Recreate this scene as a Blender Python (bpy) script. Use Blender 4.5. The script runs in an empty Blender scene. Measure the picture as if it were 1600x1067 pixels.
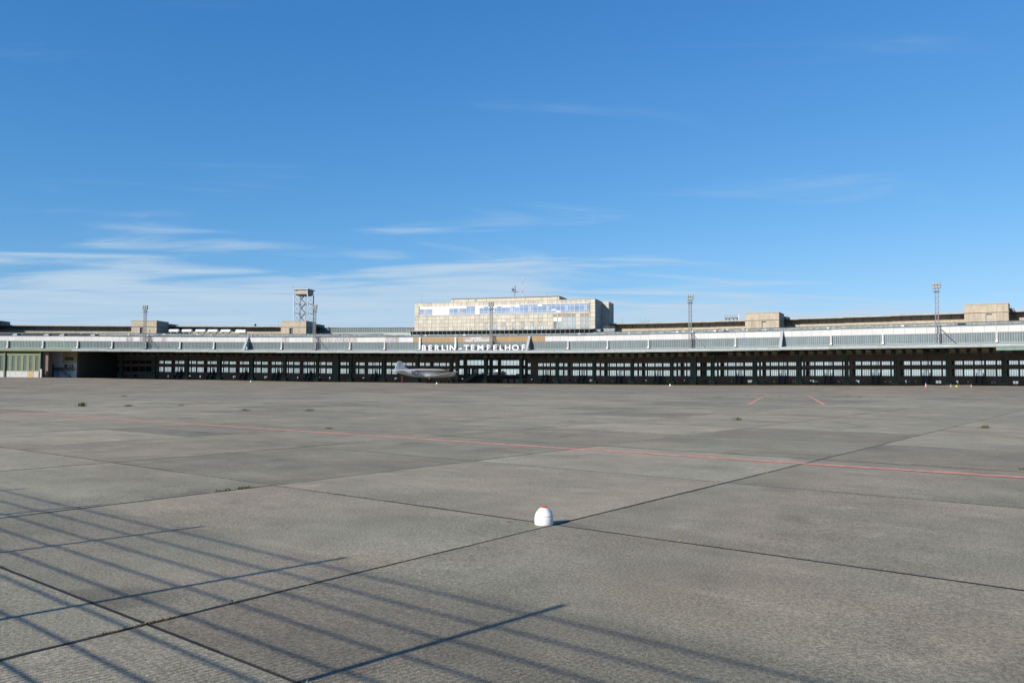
import bpy, math, random
from mathutils import Matrix, Vector
random.seed(7)
scn = bpy.context.scene
COL = scn.collection
rad = math.radians

# ------------------------------------------------------------------ camera
FPX, EYE = 1244.0, 1.74                      # focal length in pixels of a 1600 px wide frame, eye height
PITCH, ROLL = math.atan((588.0 - 533.5) / FPX), rad(0.3)
cam = bpy.data.cameras.new('camera')
cam.sensor_width = 36.0
cam.lens = FPX / 1600.0 * 36.0
cam.clip_start, cam.clip_end = 0.05, 20000.0
camo = bpy.data.objects.new('camera', cam)
COL.objects.link(camo)
camo.matrix_world = (Matrix.Translation((0, 0, EYE)) @ Matrix.Rotation(PITCH, 4, 'X')
                     @ Matrix.Rotation(rad(90), 4, 'X') @ Matrix.Rotation(ROLL, 4, 'Z'))
scn.camera = camo

# ------------------------------------------------------------------ world, sun, exposure
SUN_EL = rad(26.0)
SUN_AZ = rad(226.0)                          # clockwise from +Y, where the sun stands
world = bpy.data.worlds.new('World')
scn.world = world
world.use_nodes = True
nt = world.node_tree
nt.nodes.clear()
def wn(t, **k):
    n = nt.nodes.new(t)
    for a, b in k.items(): setattr(n, a, b)
    return n
wl = nt.links.new
wout = wn('ShaderNodeOutputWorld'); wbg = wn('ShaderNodeBackground')
sky = wn('ShaderNodeTexSky', sky_type='NISHITA')
sky.sun_disc = False
sky.sun_elevation, sky.sun_rotation = SUN_EL, SUN_AZ
sky.altitude, sky.air_density, sky.dust_density, sky.ozone_density = 50.0, 1.0, 0.35, 2.2
tc = wn('ShaderNodeTexCoord')
sep = wn('ShaderNodeSeparateXYZ'); wl(tc.outputs['Generated'], sep.inputs[0])
def wmath(op, a, b=None, clamp=False):
    n = wn('ShaderNodeMath', operation=op, use_clamp=clamp)
    for i, v in enumerate((a, b)):
        if v is None: continue
        if isinstance(v, (int, float)): n.inputs[i].default_value = v
        else: wl(v, n.inputs[i])
    return n.outputs[0]
zc = wmath('MAXIMUM', sep.outputs['Z'], 0.0)
den = wmath('ADD', zc, 0.035)
px_ = wmath('DIVIDE', sep.outputs['X'], den); py_ = wmath('DIVIDE', sep.outputs['Y'], den)
comb = wn('ShaderNodeCombineXYZ'); wl(px_, comb.inputs[0]); wl(py_, comb.inputs[1])
mp = wn('ShaderNodeMapping'); mp.inputs['Rotation'].default_value = (0, 0, rad(-12)); mp.inputs['Scale'].default_value = (0.62, 1.5, 1)
mp.inputs['Location'].default_value = (9.6, 5.2, 0)
wl(comb.outputs[0], mp.inputs[0])
cn = wn('ShaderNodeTexNoise'); cn.inputs['Scale'].default_value = 1.0; cn.inputs['Detail'].default_value = 9; cn.inputs['Roughness'].default_value = 0.56; cn.inputs['Distortion'].default_value = 0.6
wl(mp.outputs[0], cn.inputs['Vector'])
big = wn('ShaderNodeTexNoise'); big.inputs['Scale'].default_value = 0.16; big.inputs['Detail'].default_value = 2
mp2 = wn('ShaderNodeMapping'); mp2.inputs['Location'].default_value = (4.2, 2.4, 0); wl(comb.outputs[0], mp2.inputs[0]); wl(mp2.outputs[0], big.inputs['Vector'])
# a thin cirrus sheet whose front edge lies on one side of a line in the cloud plane, and a few loose wisps
warp = wmath('MULTIPLY', wmath('SUBTRACT', big.outputs['Fac'], 0.5), 2.0)
fine = wmath('MULTIPLY', wmath('SUBTRACT', cn.outputs['Fac'], 0.5), 6.5)
front = wmath('ADD', wmath('ADD', wmath('MULTIPLY', wmath('MAXIMUM', px_, 0.0), -0.40), wmath('MULTIPLY', py_, 0.78)), -4.15)
front = wmath('ADD', wmath('ADD', front, warp), fine)
sheet = wn('ShaderNodeMapRange'); sheet.interpolation_type = 'SMOOTHSTEP'; sheet.inputs['From Min'].default_value = -0.5; sheet.inputs['From Max'].default_value = 1.7
sheet.inputs['To Min'].default_value = 0.0; sheet.inputs['To Max'].default_value = 0.90
wl(front, sheet.inputs['Value'])
body = wn('ShaderNodeMapRange'); body.inputs['From Min'].default_value = 0.34; body.inputs['From Max'].default_value = 0.62; body.inputs['To Min'].default_value = 0.68; body.inputs['To Max'].default_value = 1.0
wl(cn.outputs['Fac'], body.inputs['Value'])
wis = wn('ShaderNodeMapRange'); wis.interpolation_type = 'SMOOTHSTEP'; wis.inputs['From Min'].default_value = 0.56; wis.inputs['From Max'].default_value = 0.86
wis.inputs['To Max'].default_value = 0.30
wl(cn.outputs['Fac'], wis.inputs['Value'])
cl = wmath('MAXIMUM', wmath('MULTIPLY', sheet.outputs[0], body.outputs[0]), wis.outputs[0], True)
# even tone response for the whole sky: deeper red, fuller blue
sr = wn('ShaderNodeSeparateColor'); wl(sky.outputs[0], sr.inputs[0]); sc_ = wn('ShaderNodeCombineColor')
vv_ = []
for i_, (g_, a_) in enumerate(((1.22, 0.76), (0.80, 0.83), (0.59, 1.08))):
    v_ = wmath('POWER', wmath('MULTIPLY', sr.outputs[i_], 0.1), g_)
    vv_.append(wmath('MULTIPLY', v_, a_ * 10.0))
wl(wmath('MINIMUM', vv_[0], wmath('MULTIPLY', vv_[1], 0.95)), sc_.inputs[0]); wl(vv_[1], sc_.inputs[1]); wl(wmath('MAXIMUM', vv_[2], wmath('MULTIPLY', vv_[1], 1.06)), sc_.inputs[2])
cmix = wn('ShaderNodeMixRGB'); cmix.inputs['Color2'].default_value = (5.2, 6.7, 8.2, 1)
wl(cl, cmix.inputs['Fac']); wl(sc_.outputs[0], cmix.inputs['Color1'])
wl(cmix.outputs[0], wbg.inputs['Color'])
wbg.inputs['Strength'].default_value = 0.066
wl(wbg.outputs[0], wout.inputs['Surface'])

sun = bpy.data.lights.new('sun', 'SUN')
sun.energy, sun.angle, sun.color = 4.9, rad(0.53), (1.0, 0.94, 0.84)
suno = bpy.data.objects.new('sun', sun); COL.objects.link(suno)
SDIR = Vector((math.sin(SUN_AZ) * math.cos(SUN_EL), math.cos(SUN_AZ) * math.cos(SUN_EL), math.sin(SUN_EL)))
suno.rotation_euler = (-SDIR).to_track_quat('-Z', 'Y').to_euler()
suno.location = (-60, -60, 80)
vs = scn.view_settings
vs.view_transform, vs.look, vs.exposure, vs.gamma = 'Standard', 'None', 0.59, 1.0
vs.use_curve_mapping = False

# ------------------------------------------------------------------ materials
def new_mat(name):
    m = bpy.data.materials.new(name); m.use_nodes = True
    t = m.node_tree; t.nodes.clear()
    out = t.nodes.new('ShaderNodeOutputMaterial'); b = t.nodes.new('ShaderNodeBsdfPrincipled')
    t.links.new(b.outputs[0], out.inputs['Surface'])
    return m, t, b
def mat(name, col, rough=0.6, var=0.12, scale=0.6, metal=0.0, island=0.0, bump=0.0, streak=0.0, spec=0.4, coords='pos', obj=0.0):
    """plain weathered surface: two noises, optional per-piece tone and rain streaks"""
    m, t, b = new_mat(name); L = t.links.new
    if max(col) > 0.2 and metal < .5: col = [c * 0.67 for c in col]
    b.inputs['Roughness'].default_value = rough; b.inputs['Metallic'].default_value = metal
    b.inputs['Specular IOR Level'].default_value = spec
    geo = t.nodes.new('ShaderNodeNewGeometry')
    if coords == 'obj':
        tcn = t.nodes.new('ShaderNodeTexCoord'); P_ = tcn.outputs['Object']
    else: P_ = geo.outputs['Position']
    n = t.nodes.new('ShaderNodeTexNoise'); n.inputs['Scale'].default_value = scale; n.inputs['Detail'].default_value = 6; n.inputs['Roughness'].default_value = 0.6
    L(P_, n.inputs['Vector'])
    r = t.nodes.new('ShaderNodeMapRange'); r.inputs['From Min'].default_value = 0.25; r.inputs['From Max'].default_value = 0.75
    r.inputs['To Min'].default_value = 1 - var; r.inputs['To Max'].default_value = 1 + var
    L(n.outputs['Fac'], r.inputs['Value'])
    val = r.outputs[0]
    def mul(a, c):
        q = t.nodes.new('ShaderNodeMath'); q.operation = 'MULTIPLY'; L(a, q.inputs[0]); L(c, q.inputs[1]); return q.outputs[0]
    if streak:
        mpn = t.nodes.new('ShaderNodeMapping'); mpn.inputs['Scale'].default_value = (1.4, 1.4, 0.12); L(P_, mpn.inputs[0])
        n2 = t.nodes.new('ShaderNodeTexNoise'); n2.inputs['Scale'].default_value = 1.6; n2.inputs['Detail'].default_value = 4; L(mpn.outputs[0], n2.inputs['Vector'])
        r2 = t.nodes.new('ShaderNodeMapRange'); r2.inputs['From Min'].default_value = 0.35; r2.inputs['From Max'].default_value = 0.7
        r2.inputs['To Min'].default_value = 1 + streak * 0.3; r2.inputs['To Max'].default_value = 1 - streak; L(n2.outputs['Fac'], r2.inputs['Value'])
        val = mul(val, r2.outputs[0])
    if island or obj:
        r3 = t.nodes.new('ShaderNodeMapRange'); k = island or obj
        r3.inputs['To Min'].default_value = 1 - k; r3.inputs['To Max'].default_value = 1 + k
        if island: L(geo.outputs['Random Per Island'], r3.inputs['Value'])
        else:
            oi = t.nodes.new('ShaderNodeObjectInfo'); L(oi.outputs['Random'], r3.inputs['Value'])
        val = mul(val, r3.outputs[0])
    c = t.nodes.new('ShaderNodeVectorMath'); c.operation = 'SCALE'; c.inputs[0].default_value = col[:3]; L(val, c.inputs['Scale'])
    L(c.outputs[0], b.inputs['Base Color'])
    if bump:
        bn = t.nodes.new('ShaderNodeBump'); bn.inputs['Strength'].default_value = bump; bn.inputs['Distance'].default_value = 0.02
        n4 = t.nodes.new('ShaderNodeTexNoise'); n4.inputs['Scale'].default_value = scale * 12; L(P_, n4.inputs['Vector'])
        L(n4.outputs['Fac'], bn.inputs['Height']); L(bn.outputs[0], b.inputs['Normal'])
    return m

def concrete(name, per, tint=(1, 1, 1)):
    """apron concrete: brushed slabs with exposed grit, stains and a tone of its own for every slab"""
    m, t, b = new_mat(name); L = t.links.new; N = t.nodes.new
    b.inputs['Specular IOR Level'].default_value = 0.25
    geo = N('ShaderNodeNewGeometry')
    if per == 'obj':
        oi = N('ShaderNodeObjectInfo'); rnd = oi.outputs['Random']
    else: rnd = geo.outputs['Random Per Island']
    off = N('ShaderNodeMath'); off.operation = 'MULTIPLY'; off.inputs[1].default_value = 173.0; L(rnd, off.inputs[0])
    cmb = N('ShaderNodeCombineXYZ'); L(off.outputs[0], cmb.inputs[2])
    add = N('ShaderNodeVectorMath'); add.operation = 'ADD'; L(geo.outputs['Position'], add.inputs[0]); L(cmb.outputs[0], add.inputs[1])
    rot = N('ShaderNodeMapping'); rot.inputs['Rotation'].default_value = (0, 0, rad(38.6)); L(add.outputs[0], rot.inputs[0])
    def noise(src, sc, det, rough=0.6, stretch=None):
        if stretch:
            mm = N('ShaderNodeMapping'); mm.inputs['Scale'].default_value = stretch; L(src, mm.inputs[0]); src = mm.outputs[0]
        n = N('ShaderNodeTexNoise'); n.inputs['Scale'].default_value = sc; n.inputs['Detail'].default_value = det; n.inputs['Roughness'].default_value = rough
        L(src, n.inputs['Vector']); return n.outputs['Fac']
    def rng(v, a, c, lo, hi, smooth=False):
        r = N('ShaderNodeMapRange'); r.inputs['From Min'].default_value = a; r.inputs['From Max'].default_value = c
        r.inputs['To Min'].default_value = lo; r.inputs['To Max'].default_value = hi
        if smooth: r.interpolation_type = 'SMOOTHSTEP'
        L(v, r.inputs['Value']); return r.outputs[0]
    def mul(a, c):
        q = N('ShaderNodeMath'); q.operation = 'MULTIPLY'; L(a, q.inputs[0])
        if isinstance(c, float): q.inputs[1].default_value = c
        else: L(c, q.inputs[1])
        return q.outputs[0]
    p = rot.outputs[0]
    v = rng(rnd, 0, 1, 0.78, 1.15)
    v = mul(v, rng(noise(p, 0.45, 4), 0.3, 0.7, 0.80, 1.16))                         # broad stains
    v = mul(v, rng(noise(p, 1.7, 5), 0.35, 0.72, 0.93, 1.11))                        # blotches
    v = mul(v, rng(noise(p, 1.0, 5, 0.65, (0.5, 2.6, 1)), 0.3, 0.75, 0.93, 1.10))    # brush marks
    v = mul(v, rng(noise(p, 0.8, 3, 0.5), 0.62, 0.74, 1.0, 1.22, True))              # pale laitance patches
    v = mul(v, rng(noise(geo.outputs['Position'], 0.02, 3), 0.35, 0.65, 0.93, 1.06)) # whole-apron wear
    v = mul(v, rng(noise(p, 130.0, 3, 0.7), 0.30, 0.70, 0.42, 1.60))                  # grit
    v = mul(v, rng(noise(p, 38.0, 2, 0.6), 0.36, 0.66, 0.70, 1.27))
    dark = rng(noise(p, 55.0, 1, 0.5), 0.70, 0.78, 1.0, 0.45, True)                  # dark stones
    v = mul(v, dark)
    hue = noise(p, 0.35, 3)
    oil = rng(noise(p, 0.55, 2, 0.5), 0.66, 0.76, 1.0, 0.72, True)                    # old oil stains
    v = mul(v, oil)
    v = mul(v, rng(noise(p, 1.3, 6, 0.75, (0.35, 3.2, 1)), 0.60, 0.72, 1.0, 1.20, True))  # pale scrapes
    mix = N('ShaderNodeMixRGB'); mix.inputs['Color1'].default_value = (0.232, 0.213, 0.153, 1); mix.inputs['Color2'].default_value = (0.266, 0.223, 0.160, 1)
    hr = N('ShaderNodeMath'); hr.operation = 'FRACT'; hm = N('ShaderNodeMath'); hm.operation = 'MULTIPLY'; hm.inputs[1].default_value = 7.31; L(rnd, hm.inputs[0]); L(hm.outputs[0], hr.inputs[0])
    ha = N('ShaderNodeMath'); ha.operation = 'ADD'; ha.use_clamp = True; L(rng(hue, 0.35, 0.65, -0.3, 0.8), ha.inputs[0]); L(rng(hr.outputs[0], 0, 1, -0.1, 0.5), ha.inputs[1])
    L(ha.outputs[0], mix.inputs['Fac'])
    sc = N('ShaderNodeVectorMath'); sc.operation = 'SCALE'; tn = N('ShaderNodeVectorMath'); tn.operation = 'MULTIPLY'; tn.inputs[1].default_value = tint; L(mix.outputs[0], tn.inputs[0]); L(tn.outputs[0], sc.inputs[0]); L(v, sc.inputs['Scale'])
    L(sc.outputs[0], b.inputs['Base Color'])
    b.inputs['Roughness'].default_value = 0.88
    bn = N('ShaderNodeBump'); bn.inputs['Strength'].default_value = 0.55; bn.inputs['Distance'].default_value = 0.006
    L(noise(p, 70.0, 3, 0.7), bn.inputs['Height']); L(bn.outputs[0], b.inputs['Normal'])
    return m
def glass(name, col, rough=0.05, var=0.15):
    m = mat(name, col, rough, var, 0.25, metal=0.9, obj=0.10)
    return m

M = {}
M['slab'] = concrete('apron_concrete', 'obj')
M['slab_far'] = concrete('apron_concrete_far', 'island', (0.92, 0.86, 0.83))
M['joint'] = mat('joint_bitumen', (0.022, 0.021, 0.020), 0.8, 0.3, 3.0)
M['red'] = mat('faded_red_paint', (0.82, 0.33, 0.25), 0.8, 0.45, 6.0)
M['yellow_paint'] = mat('faded_yellow_paint', (0.42, 0.36, 0.20), 0.8, 0.3, 4.0)
M['white_panel'] = mat('white_sheet_cladding', (0.60, 0.60, 0.60), 0.55, 0.05, 0.8, streak=0.07, obj=0.05)
M['stained_panel'] = mat('rain_stained_cladding', (0.50, 0.47, 0.47), 0.6, 0.10, 0.9, streak=0.55, obj=0.06)
M['brown_panel'] = mat('ochre_brown_cladding', (0.37, 0.235, 0.105), 0.6, 0.06, 0.9, streak=0.12, obj=0.05)
M['pink_panel'] = mat('bleached_sign_panel', (0.40, 0.34, 0.29), 0.6, 0.15, 0.9, streak=0.15)
M['band_glass'] = mat('wired_glass_band', (0.090, 0.125, 0.140), 0.30, 0.2, 0.5, streak=0.25, obj=0.14, spec=0.5)
M['band_glass_g'] = mat('wired_glass_band_hangar', (0.13, 0.19, 0.165), 0.28, 0.2, 0.5, streak=0.25, obj=0.1, spec=0.5)
M['mullion'] = mat('pale_glazing_bars', (0.42, 0.47, 0.47), 0.5, 0.1, 2.0)
M['post'] = mat('pale_concrete_post', (0.52, 0.52, 0.50), 0.6, 0.1, 1.0, streak=0.15)
M['fascia'] = mat('zinc_fascia', (0.41, 0.455, 0.48), 0.45, 0.12, 0.5, streak=0.10, obj=0.07)
M['fascia_green'] = mat('green_fascia', (0.25, 0.31, 0.17), 0.5, 0.10, 0.5, obj=0.05)
M['ledge'] = mat('mossy_gutter_sheet', (0.30, 0.34, 0.31), 0.7, 0.3, 0.8)
M['roof'] = mat('bitumen_sheet_roof', (0.080, 0.094, 0.096), 0.75, 0.35, 0.5, obj=0.12)
M['zinc_mid'] = mat('dull_zinc_coping', (0.16, 0.175, 0.18), 0.6, 0.3, 0.8, obj=0.12)
M['roof_pale'] = mat('lichen_spotted_upstand', (0.30, 0.34, 0.33), 0.7, 0.75, 1.1, obj=0.1)
M['roof_dark'] = mat('dark_shed_glass', (0.03, 0.033, 0.038), 0.8, 0.3, 0.5)
M['roof_edge'] = mat('zinc_roof_upstand', (0.26, 0.29, 0.29), 0.6, 0.35, 0.7, obj=0.1)
M['soffit'] = mat('buff_soffit_boards', (0.50, 0.43, 0.29), 0.8, 0.25, 0.7, obj=0.3)
M['valance'] = mat('buff_valance_board', (0.95, 0.88, 0.66), 0.8, 0.15, 1.2, obj=0.2)  # very pale copy, daylight under the canopy put into the colour
M['valance_dim'] = mat('dim_valance_board', (0.55, 0.58, 0.55), 0.8, 0.5, 1.2, obj=0.4)  # dimmer copy of the board, weaker light in these bays put into colour
M['beam'] = mat('dark_green_steel', (0.030, 0.042, 0.038), 0.5, 0.25, 1.0)
M['column'] = mat('green_riveted_steel', (0.105, 0.165, 0.145), 0.5, 0.25, 1.0, streak=0.2)
M['brickwall'] = mat('dark_brown_brick', (0.37, 0.335, 0.305), 0.85, 0.25, 1.5)
M['shadewall'] = mat('dark_wall_and_shade', (0.085, 0.092, 0.098), 0.8, 0.25, 0.8)  # dark wall colour, also puts the shade of recesses and openings into colour
M['win_glass'] = glass('sun_coated_window', (0.52, 0.61, 0.61), 0.06)
M['dark_glass'] = glass('dim_window', (0.05, 0.055, 0.06), 0.10)
M['win_frame'] = mat('dark_window_frame', (0.10, 0.11, 0.11), 0.5, 0.1, 1.0)
M['pale_frame'] = mat('pale_window_frame', (0.55, 0.56, 0.54), 0.5, 0.1, 1.0)
M['stair'] = mat('blue_black_stair_steel', (0.080, 0.105, 0.140), 0.5, 0.2, 1.0)
M['stone'] = mat('limestone_tiles', (0.60, 0.555, 0.465), 0.8, 0.10, 0.5, island=0.13, streak=0.18)
M['stone_plain'] = mat('limestone_wall', (0.50, 0.425, 0.325), 0.8, 0.14, 0.35, streak=0.22)
M['stone_joint'] = mat('stone_joint_dirt', (0.36, 0.315, 0.245), 0.9, 0.2, 0.8)
M['cornice'] = mat('weathered_cornice', (0.46, 0.42, 0.36), 0.8, 0.25, 0.5)
M['grey_wall'] = mat('streaked_grey_render', (0.30, 0.27, 0.235), 0.85, 0.25, 0.4, streak=0.45)  # grey-brown wall tone with strong vertical streaks
M['office_glass'] = glass('office_window_glass', (0.38, 0.48, 0.60), 0.04)
M['white'] = mat('white_enamel', (0.74, 0.75, 0.75), 0.45, 0.05, 1.2)
M['letter'] = mat('white_sign_letter', (0.82, 0.82, 0.82), 0.5, 0.03, 1.0)
M['steel'] = mat('galvanised_lattice', (0.19, 0.205, 0.22), 0.5, 0.2, 1.0, metal=0.2)
M['steel_dark'] = mat('sooty_lattice', (0.11, 0.115, 0.12), 0.55, 0.2, 1.0)
M['tower_paint'] = mat('pale_blue_tower_steel', (0.50, 0.56, 0.60), 0.5, 0.1, 1.0)
M['lamp_face'] = mat('floodlight_lens', (0.40, 0.42, 0.42), 0.2, 0.1, 1.0)
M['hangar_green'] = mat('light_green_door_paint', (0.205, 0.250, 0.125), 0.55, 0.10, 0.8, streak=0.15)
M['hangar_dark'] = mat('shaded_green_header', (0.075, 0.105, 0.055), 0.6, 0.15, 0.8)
M['hangar_glass'] = mat('dusty_door_glass', (0.12, 0.15, 0.15), 0.3, 0.2, 0.8, obj=0.15, spec=0.5)
M['hangar_white'] = mat('peeling_white_paint', (0.55, 0.56, 0.54), 0.7, 0.22, 1.1)
M['hangar_orange'] = mat('peeled_ochre_patch', (0.55, 0.38, 0.20), 0.7, 0.2, 1.1)
M['red_brick'] = mat('brown_brick', (0.26, 0.185, 0.135), 0.85, 0.15, 0.8, island=0.12)
M['mortar'] = mat('brick_mortar', (0.22, 0.19, 0.16), 0.9, 0.1, 1.0)
M['white_wall'] = mat('shaded_white_render', (0.82, 0.86, 0.92), 0.8, 0.12, 0.4)
M['beige_wall'] = mat('buff_render', (0.60, 0.52, 0.32), 0.8, 0.12, 0.4)
M['aluminium'] = mat('bare_aircraft_aluminium', (0.88, 0.89, 0.90), 0.42, 0.12, 0.8, metal=0.35, coords='obj')
M['ac_red'] = mat('dull_red_cheatline', (0.26, 0.15, 0.16), 0.5, 0.1, 1.0)
M['navy'] = mat('insignia_navy', (0.02, 0.03, 0.07), 0.5, 0.05, 1.0)
M['black'] = mat('black_rubber', (0.02, 0.02, 0.02), 0.7, 0.1, 1.0)
M['prop'] = mat('dark_propeller', (0.05, 0.05, 0.055), 0.4, 0.1, 1.0)
M['red_stand'] = mat('red_jack_paint', (0.32, 0.06, 0.05), 0.5, 0.1, 1.0)
M['marker_white'] = mat('marker_white_plastic', (1.0, 1.0, .99), 0.55, 0.10, 14.0, streak=0.10, bump=.15)
M['marker_red'] = mat('marker_orange_red_cap', (0.72, 0.085, 0.030), 0.4, 0.08, 20.0)
M['cone_orange'] = mat('faded_cone_orange', (0.62, 0.22, 0.14), 0.6, 0.1, 3.0)
M['yellow'] = mat('yellow_marker', (0.75, 0.72, 0.05), 0.5, 0.05, 3.0)
M['fence_green'] = mat('fence_green_powder_coat', (0.03, 0.07, 0.045), 0.5, 0.1, 3.0)
M['weed'] = mat('weed_green', (0.095, 0.105, 0.045), 0.9, 0.3, 8.0, island=0.35)
M['dry_weed'] = mat('dry_grass', (0.20, 0.15, 0.075), 0.9, 0.3, 8.0, island=0.35)
M['bark'] = mat('bark', (0.08, 0.06, 0.045), 0.9, 0.2, 2.0)
M['needles'] = mat('conifer_needles', (0.035, 0.055, 0.03), 0.9, 0.3, 2.0, island=0.4)
M['leaf'] = mat('dry_leaf', (0.20, 0.09, 0.04), 0.8, 0.2, 9.0)
M['bollard'] = mat('concrete_bollard', (0.55, 0.54, 0.50), 0.8, 0.1, 2.0)
M['red_white'] = mat('mast_red', (0.42, 0.12, 0.10), 0.6, 0.1, 1.0)
M['ochre_sign'] = mat('ochre_gate_sign', (0.38, 0.27, 0.06), 0.6, 0.1, 1.0)

# ------------------------------------------------------------------ mesh and object helpers
class MB:
    """collects shapes of one mesh"""
    def __init__(s): s.v = []; s.f = []; s.smooth = set()
    def pts(s, vs, fs, smooth=False):
        o = len(s.v); s.v += [tuple(p) for p in vs]
        for f in fs:
            if smooth: s.smooth.add(len(s.f))
            s.f.append(tuple(i + o for i in f))
        return s
    def hexa(s, p):                         # 4 bottom (ccw), 4 top
        return s.pts(p, [(3, 2, 1, 0), (4, 5, 6, 7), (0, 1, 5, 4), (1, 2, 6, 5), (2, 3, 7, 6), (3, 0, 4, 7)])
    def box(s, x0, x1, y0, y1, z0, z1):
        return s.hexa([(x0, y0, z0), (x1, y0, z0), (x1, y1, z0), (x0, y1, z0), (x0, y0, z1), (x1, y0, z1), (x1, y1, z1), (x0, y1, z1)])
    def bar(s, a, b, w, h=None):
        a, b = Vector(a), Vector(b); h = h or w
        d = (b - a).normalized(); up = Vector((0, 0, 1)) if abs(d.z) < 0.95 else Vector((0, 1, 0))
        r = d.cross(up).normalized() * w / 2; u = r.cross(d).normalized() * h / 2
        return s.hexa([a - r - u, a + r - u, b + r - u, b - r - u, a - r + u, a + r + u, b + r + u, b - r + u])
    def tube(s, a, b, r0, r1=None, n=10, caps=True, smooth=True):
        a, b = Vector(a), Vector(b); r1 = r0 if r1 is None else r1
        d = (b - a).normalized(); up = Vector((0, 0, 1)) if abs(d.z) < 0.95 else Vector((0, 1, 0))
        x = d.cross(up).normalized(); y = d.cross(x).normalized()
        vs = [a + (x * math.cos(2 * math.pi * i / n) + y * math.sin(2 * math.pi * i / n)) * r0 for i in range(n)]
        vs += [b + (x * math.cos(2 * math.pi * i / n) + y * math.sin(2 * math.pi * i / n)) * r1 for i in range(n)]
        s.pts(vs, [(i, (i + 1) % n, n + (i + 1) % n, n + i) for i in range(n)], smooth)
        if caps: s.pts(vs, [tuple(range(n))[::-1], tuple(range(n, 2 * n))])
        return s
    def lathe(s, prof, n=24, axis=None, smooth=True):   # prof: (r, z) list about local z
        vs = []; fs = []
        for r, z in prof:
            vs += [(r * math.cos(2 * math.pi * i / n), r * math.sin(2 * math.pi * i / n), z) for i in range(n)]
        for k in range(len(prof) - 1):
            for i in range(n): fs.append((k * n + i, k * n + (i + 1) % n, (k + 1) * n + (i + 1) % n, (k + 1) * n + i))
        s.pts(vs, fs, smooth)
        s.pts(vs, [tuple(range(n))[::-1], tuple(range((len(prof) - 1) * n, len(prof) * n))])
        return s
    def loft(s, rings, smooth=True, caps=True):
        n = len(rings[0]); vs = [p for r in rings for p in r]; fs = []
        for k in range(len(rings) - 1):
            for i in range(n): fs.append((k * n + i, k * n + (i + 1) % n, (k + 1) * n + (i + 1) % n, (k + 1) * n + i))
        s.pts(vs, fs, smooth)
        if caps: s.pts(vs, [tuple(range(n))[::-1], tuple(range((len(rings) - 1) * n, len(rings) * n))])
        return s
    def mesh(s, name, m):
        me = bpy.data.meshes.new(name); me.from_pydata(s.v, [], s.f)
        if s.smooth:
            for i in s.smooth: me.polygons[i].use_smooth = True
        me.materials.append(M[m] if isinstance(m, str) else m)
        me.update(); return me

WM = {}                                     # world matrices, by object
I4 = Matrix.Identity(4)
def put(name, me, parent=None, mw=None, kind=None, label=None):
    """link a mesh (or None for an Empty) at world matrix mw under parent"""
    o = bpy.data.objects.new(name, me); COL.objects.link(o)
    if mw is None: mw = WM[parent] if parent else I4
    WM[o] = mw
    if parent: o.parent = parent; o.matrix_basis = WM[parent].inverted() @ mw
    else: o.matrix_basis = mw
    if me is None: o.empty_display_size = 0.5
    if kind: o['kind'] = kind
    if label: o['label'] = label
    return o
def thing(name, label, cat, mw, group=None, me=None):
    o = put(name, me, None, mw); o['label'] = label; o['category'] = cat
    if group: o['group'] = group
    return o
T = Matrix.Translation
def frame(o, x):                            # upright frame at o with x axis along x
    x = Vector(x); x.z = 0; x.normalize(); y = Vector((-x.y, x.x, 0))
    return Matrix(((x.x, y.x, 0, o[0]), (x.y, y.y, 0, o[1]), (0, 0, 1, o[2]), (0, 0, 0, 1)))

# ------------------------------------------------------------------ terrain
def lerp_tab(tab, x):
    if x <= tab[0][0]: return tab[0][1]
    for (a, b), (c, d) in zip(tab, tab[1:]):
        if x <= c:
            t = (x - a) / (c - a); t = t * t * (3 - 2 * t); return b + (d - b) * t
    return tab[-1][1]
GA, GB = 0.005, -0.0033                     # slope of the near apron
FAR_Z = [(-330, 0.9), (-210, 0.35), (-140, -0.45), (-80, -1.02), (0, -1.15), (60, -1.12), (110, -0.72), (150, -0.35), (260, 0.1)]
def ground(x, y):
    near = GA * max(-120, min(120, x)) + GB * max(-60, min(120, y))
    t = max(0.0, min(1.0, (y - 42) / 215.0)); t = t * t * (3 - 2 * t)
    return near * (1 - t) + lerp_tab(FAR_Z, x) * t

# ------------------------------------------------------------------ the arc of the terminal: u counts 15 m bays, w is metres behind the glazed front
CX, CY, R, T0, DT = -211.93, -287.58, 624.83, -2.5145e-3, 0.0240017
def P(u, w, z=0.0):
    t = T0 + DT * u
    return Vector((CX + (R + w) * math.sin(t), CY + (R + w) * math.cos(t), z))
DZ = [(-5, 0.62), (2.6, 0.52), (11, -0.15), (17, -0.45), (22.5, 0.02), (30, 0.12)]
def dz(u):
    for (a, b), (c, d) in zip(DZ, DZ[1:]):
        if u <= c: return b + (d - b) * max(0, (u - a)) / (c - a)
    return DZ[-1][1]
def bayM(k):
    t = T0 + DT * (k + 0.5)
    y = Vector((math.sin(t), math.cos(t), 0)); x = Vector((math.cos(t), -math.sin(t), 0))
    o = Vector((CX, CY, dz(k + 0.5))) + y * R
    return Matrix(((x.x, y.x, 0, o.x), (x.y, y.y, 0, o.y), (0, 0, 1, o.z), (0, 0, 0, 1)))
def U(u, w, z=0.0, level=True):             # frame at (u, w): x along the front, y backwards
    t = T0 + DT * u; p = P(u, w, z + (dz(u) if level else 0))
    return frame(p, (math.cos(t), -math.sin(t), 0))
def L_(f, w, z): return ((f - 0.5) * 2 * (R + w) * math.sin(DT / 2), (R + w) * math.cos(DT / 2) - R, z)
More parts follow.
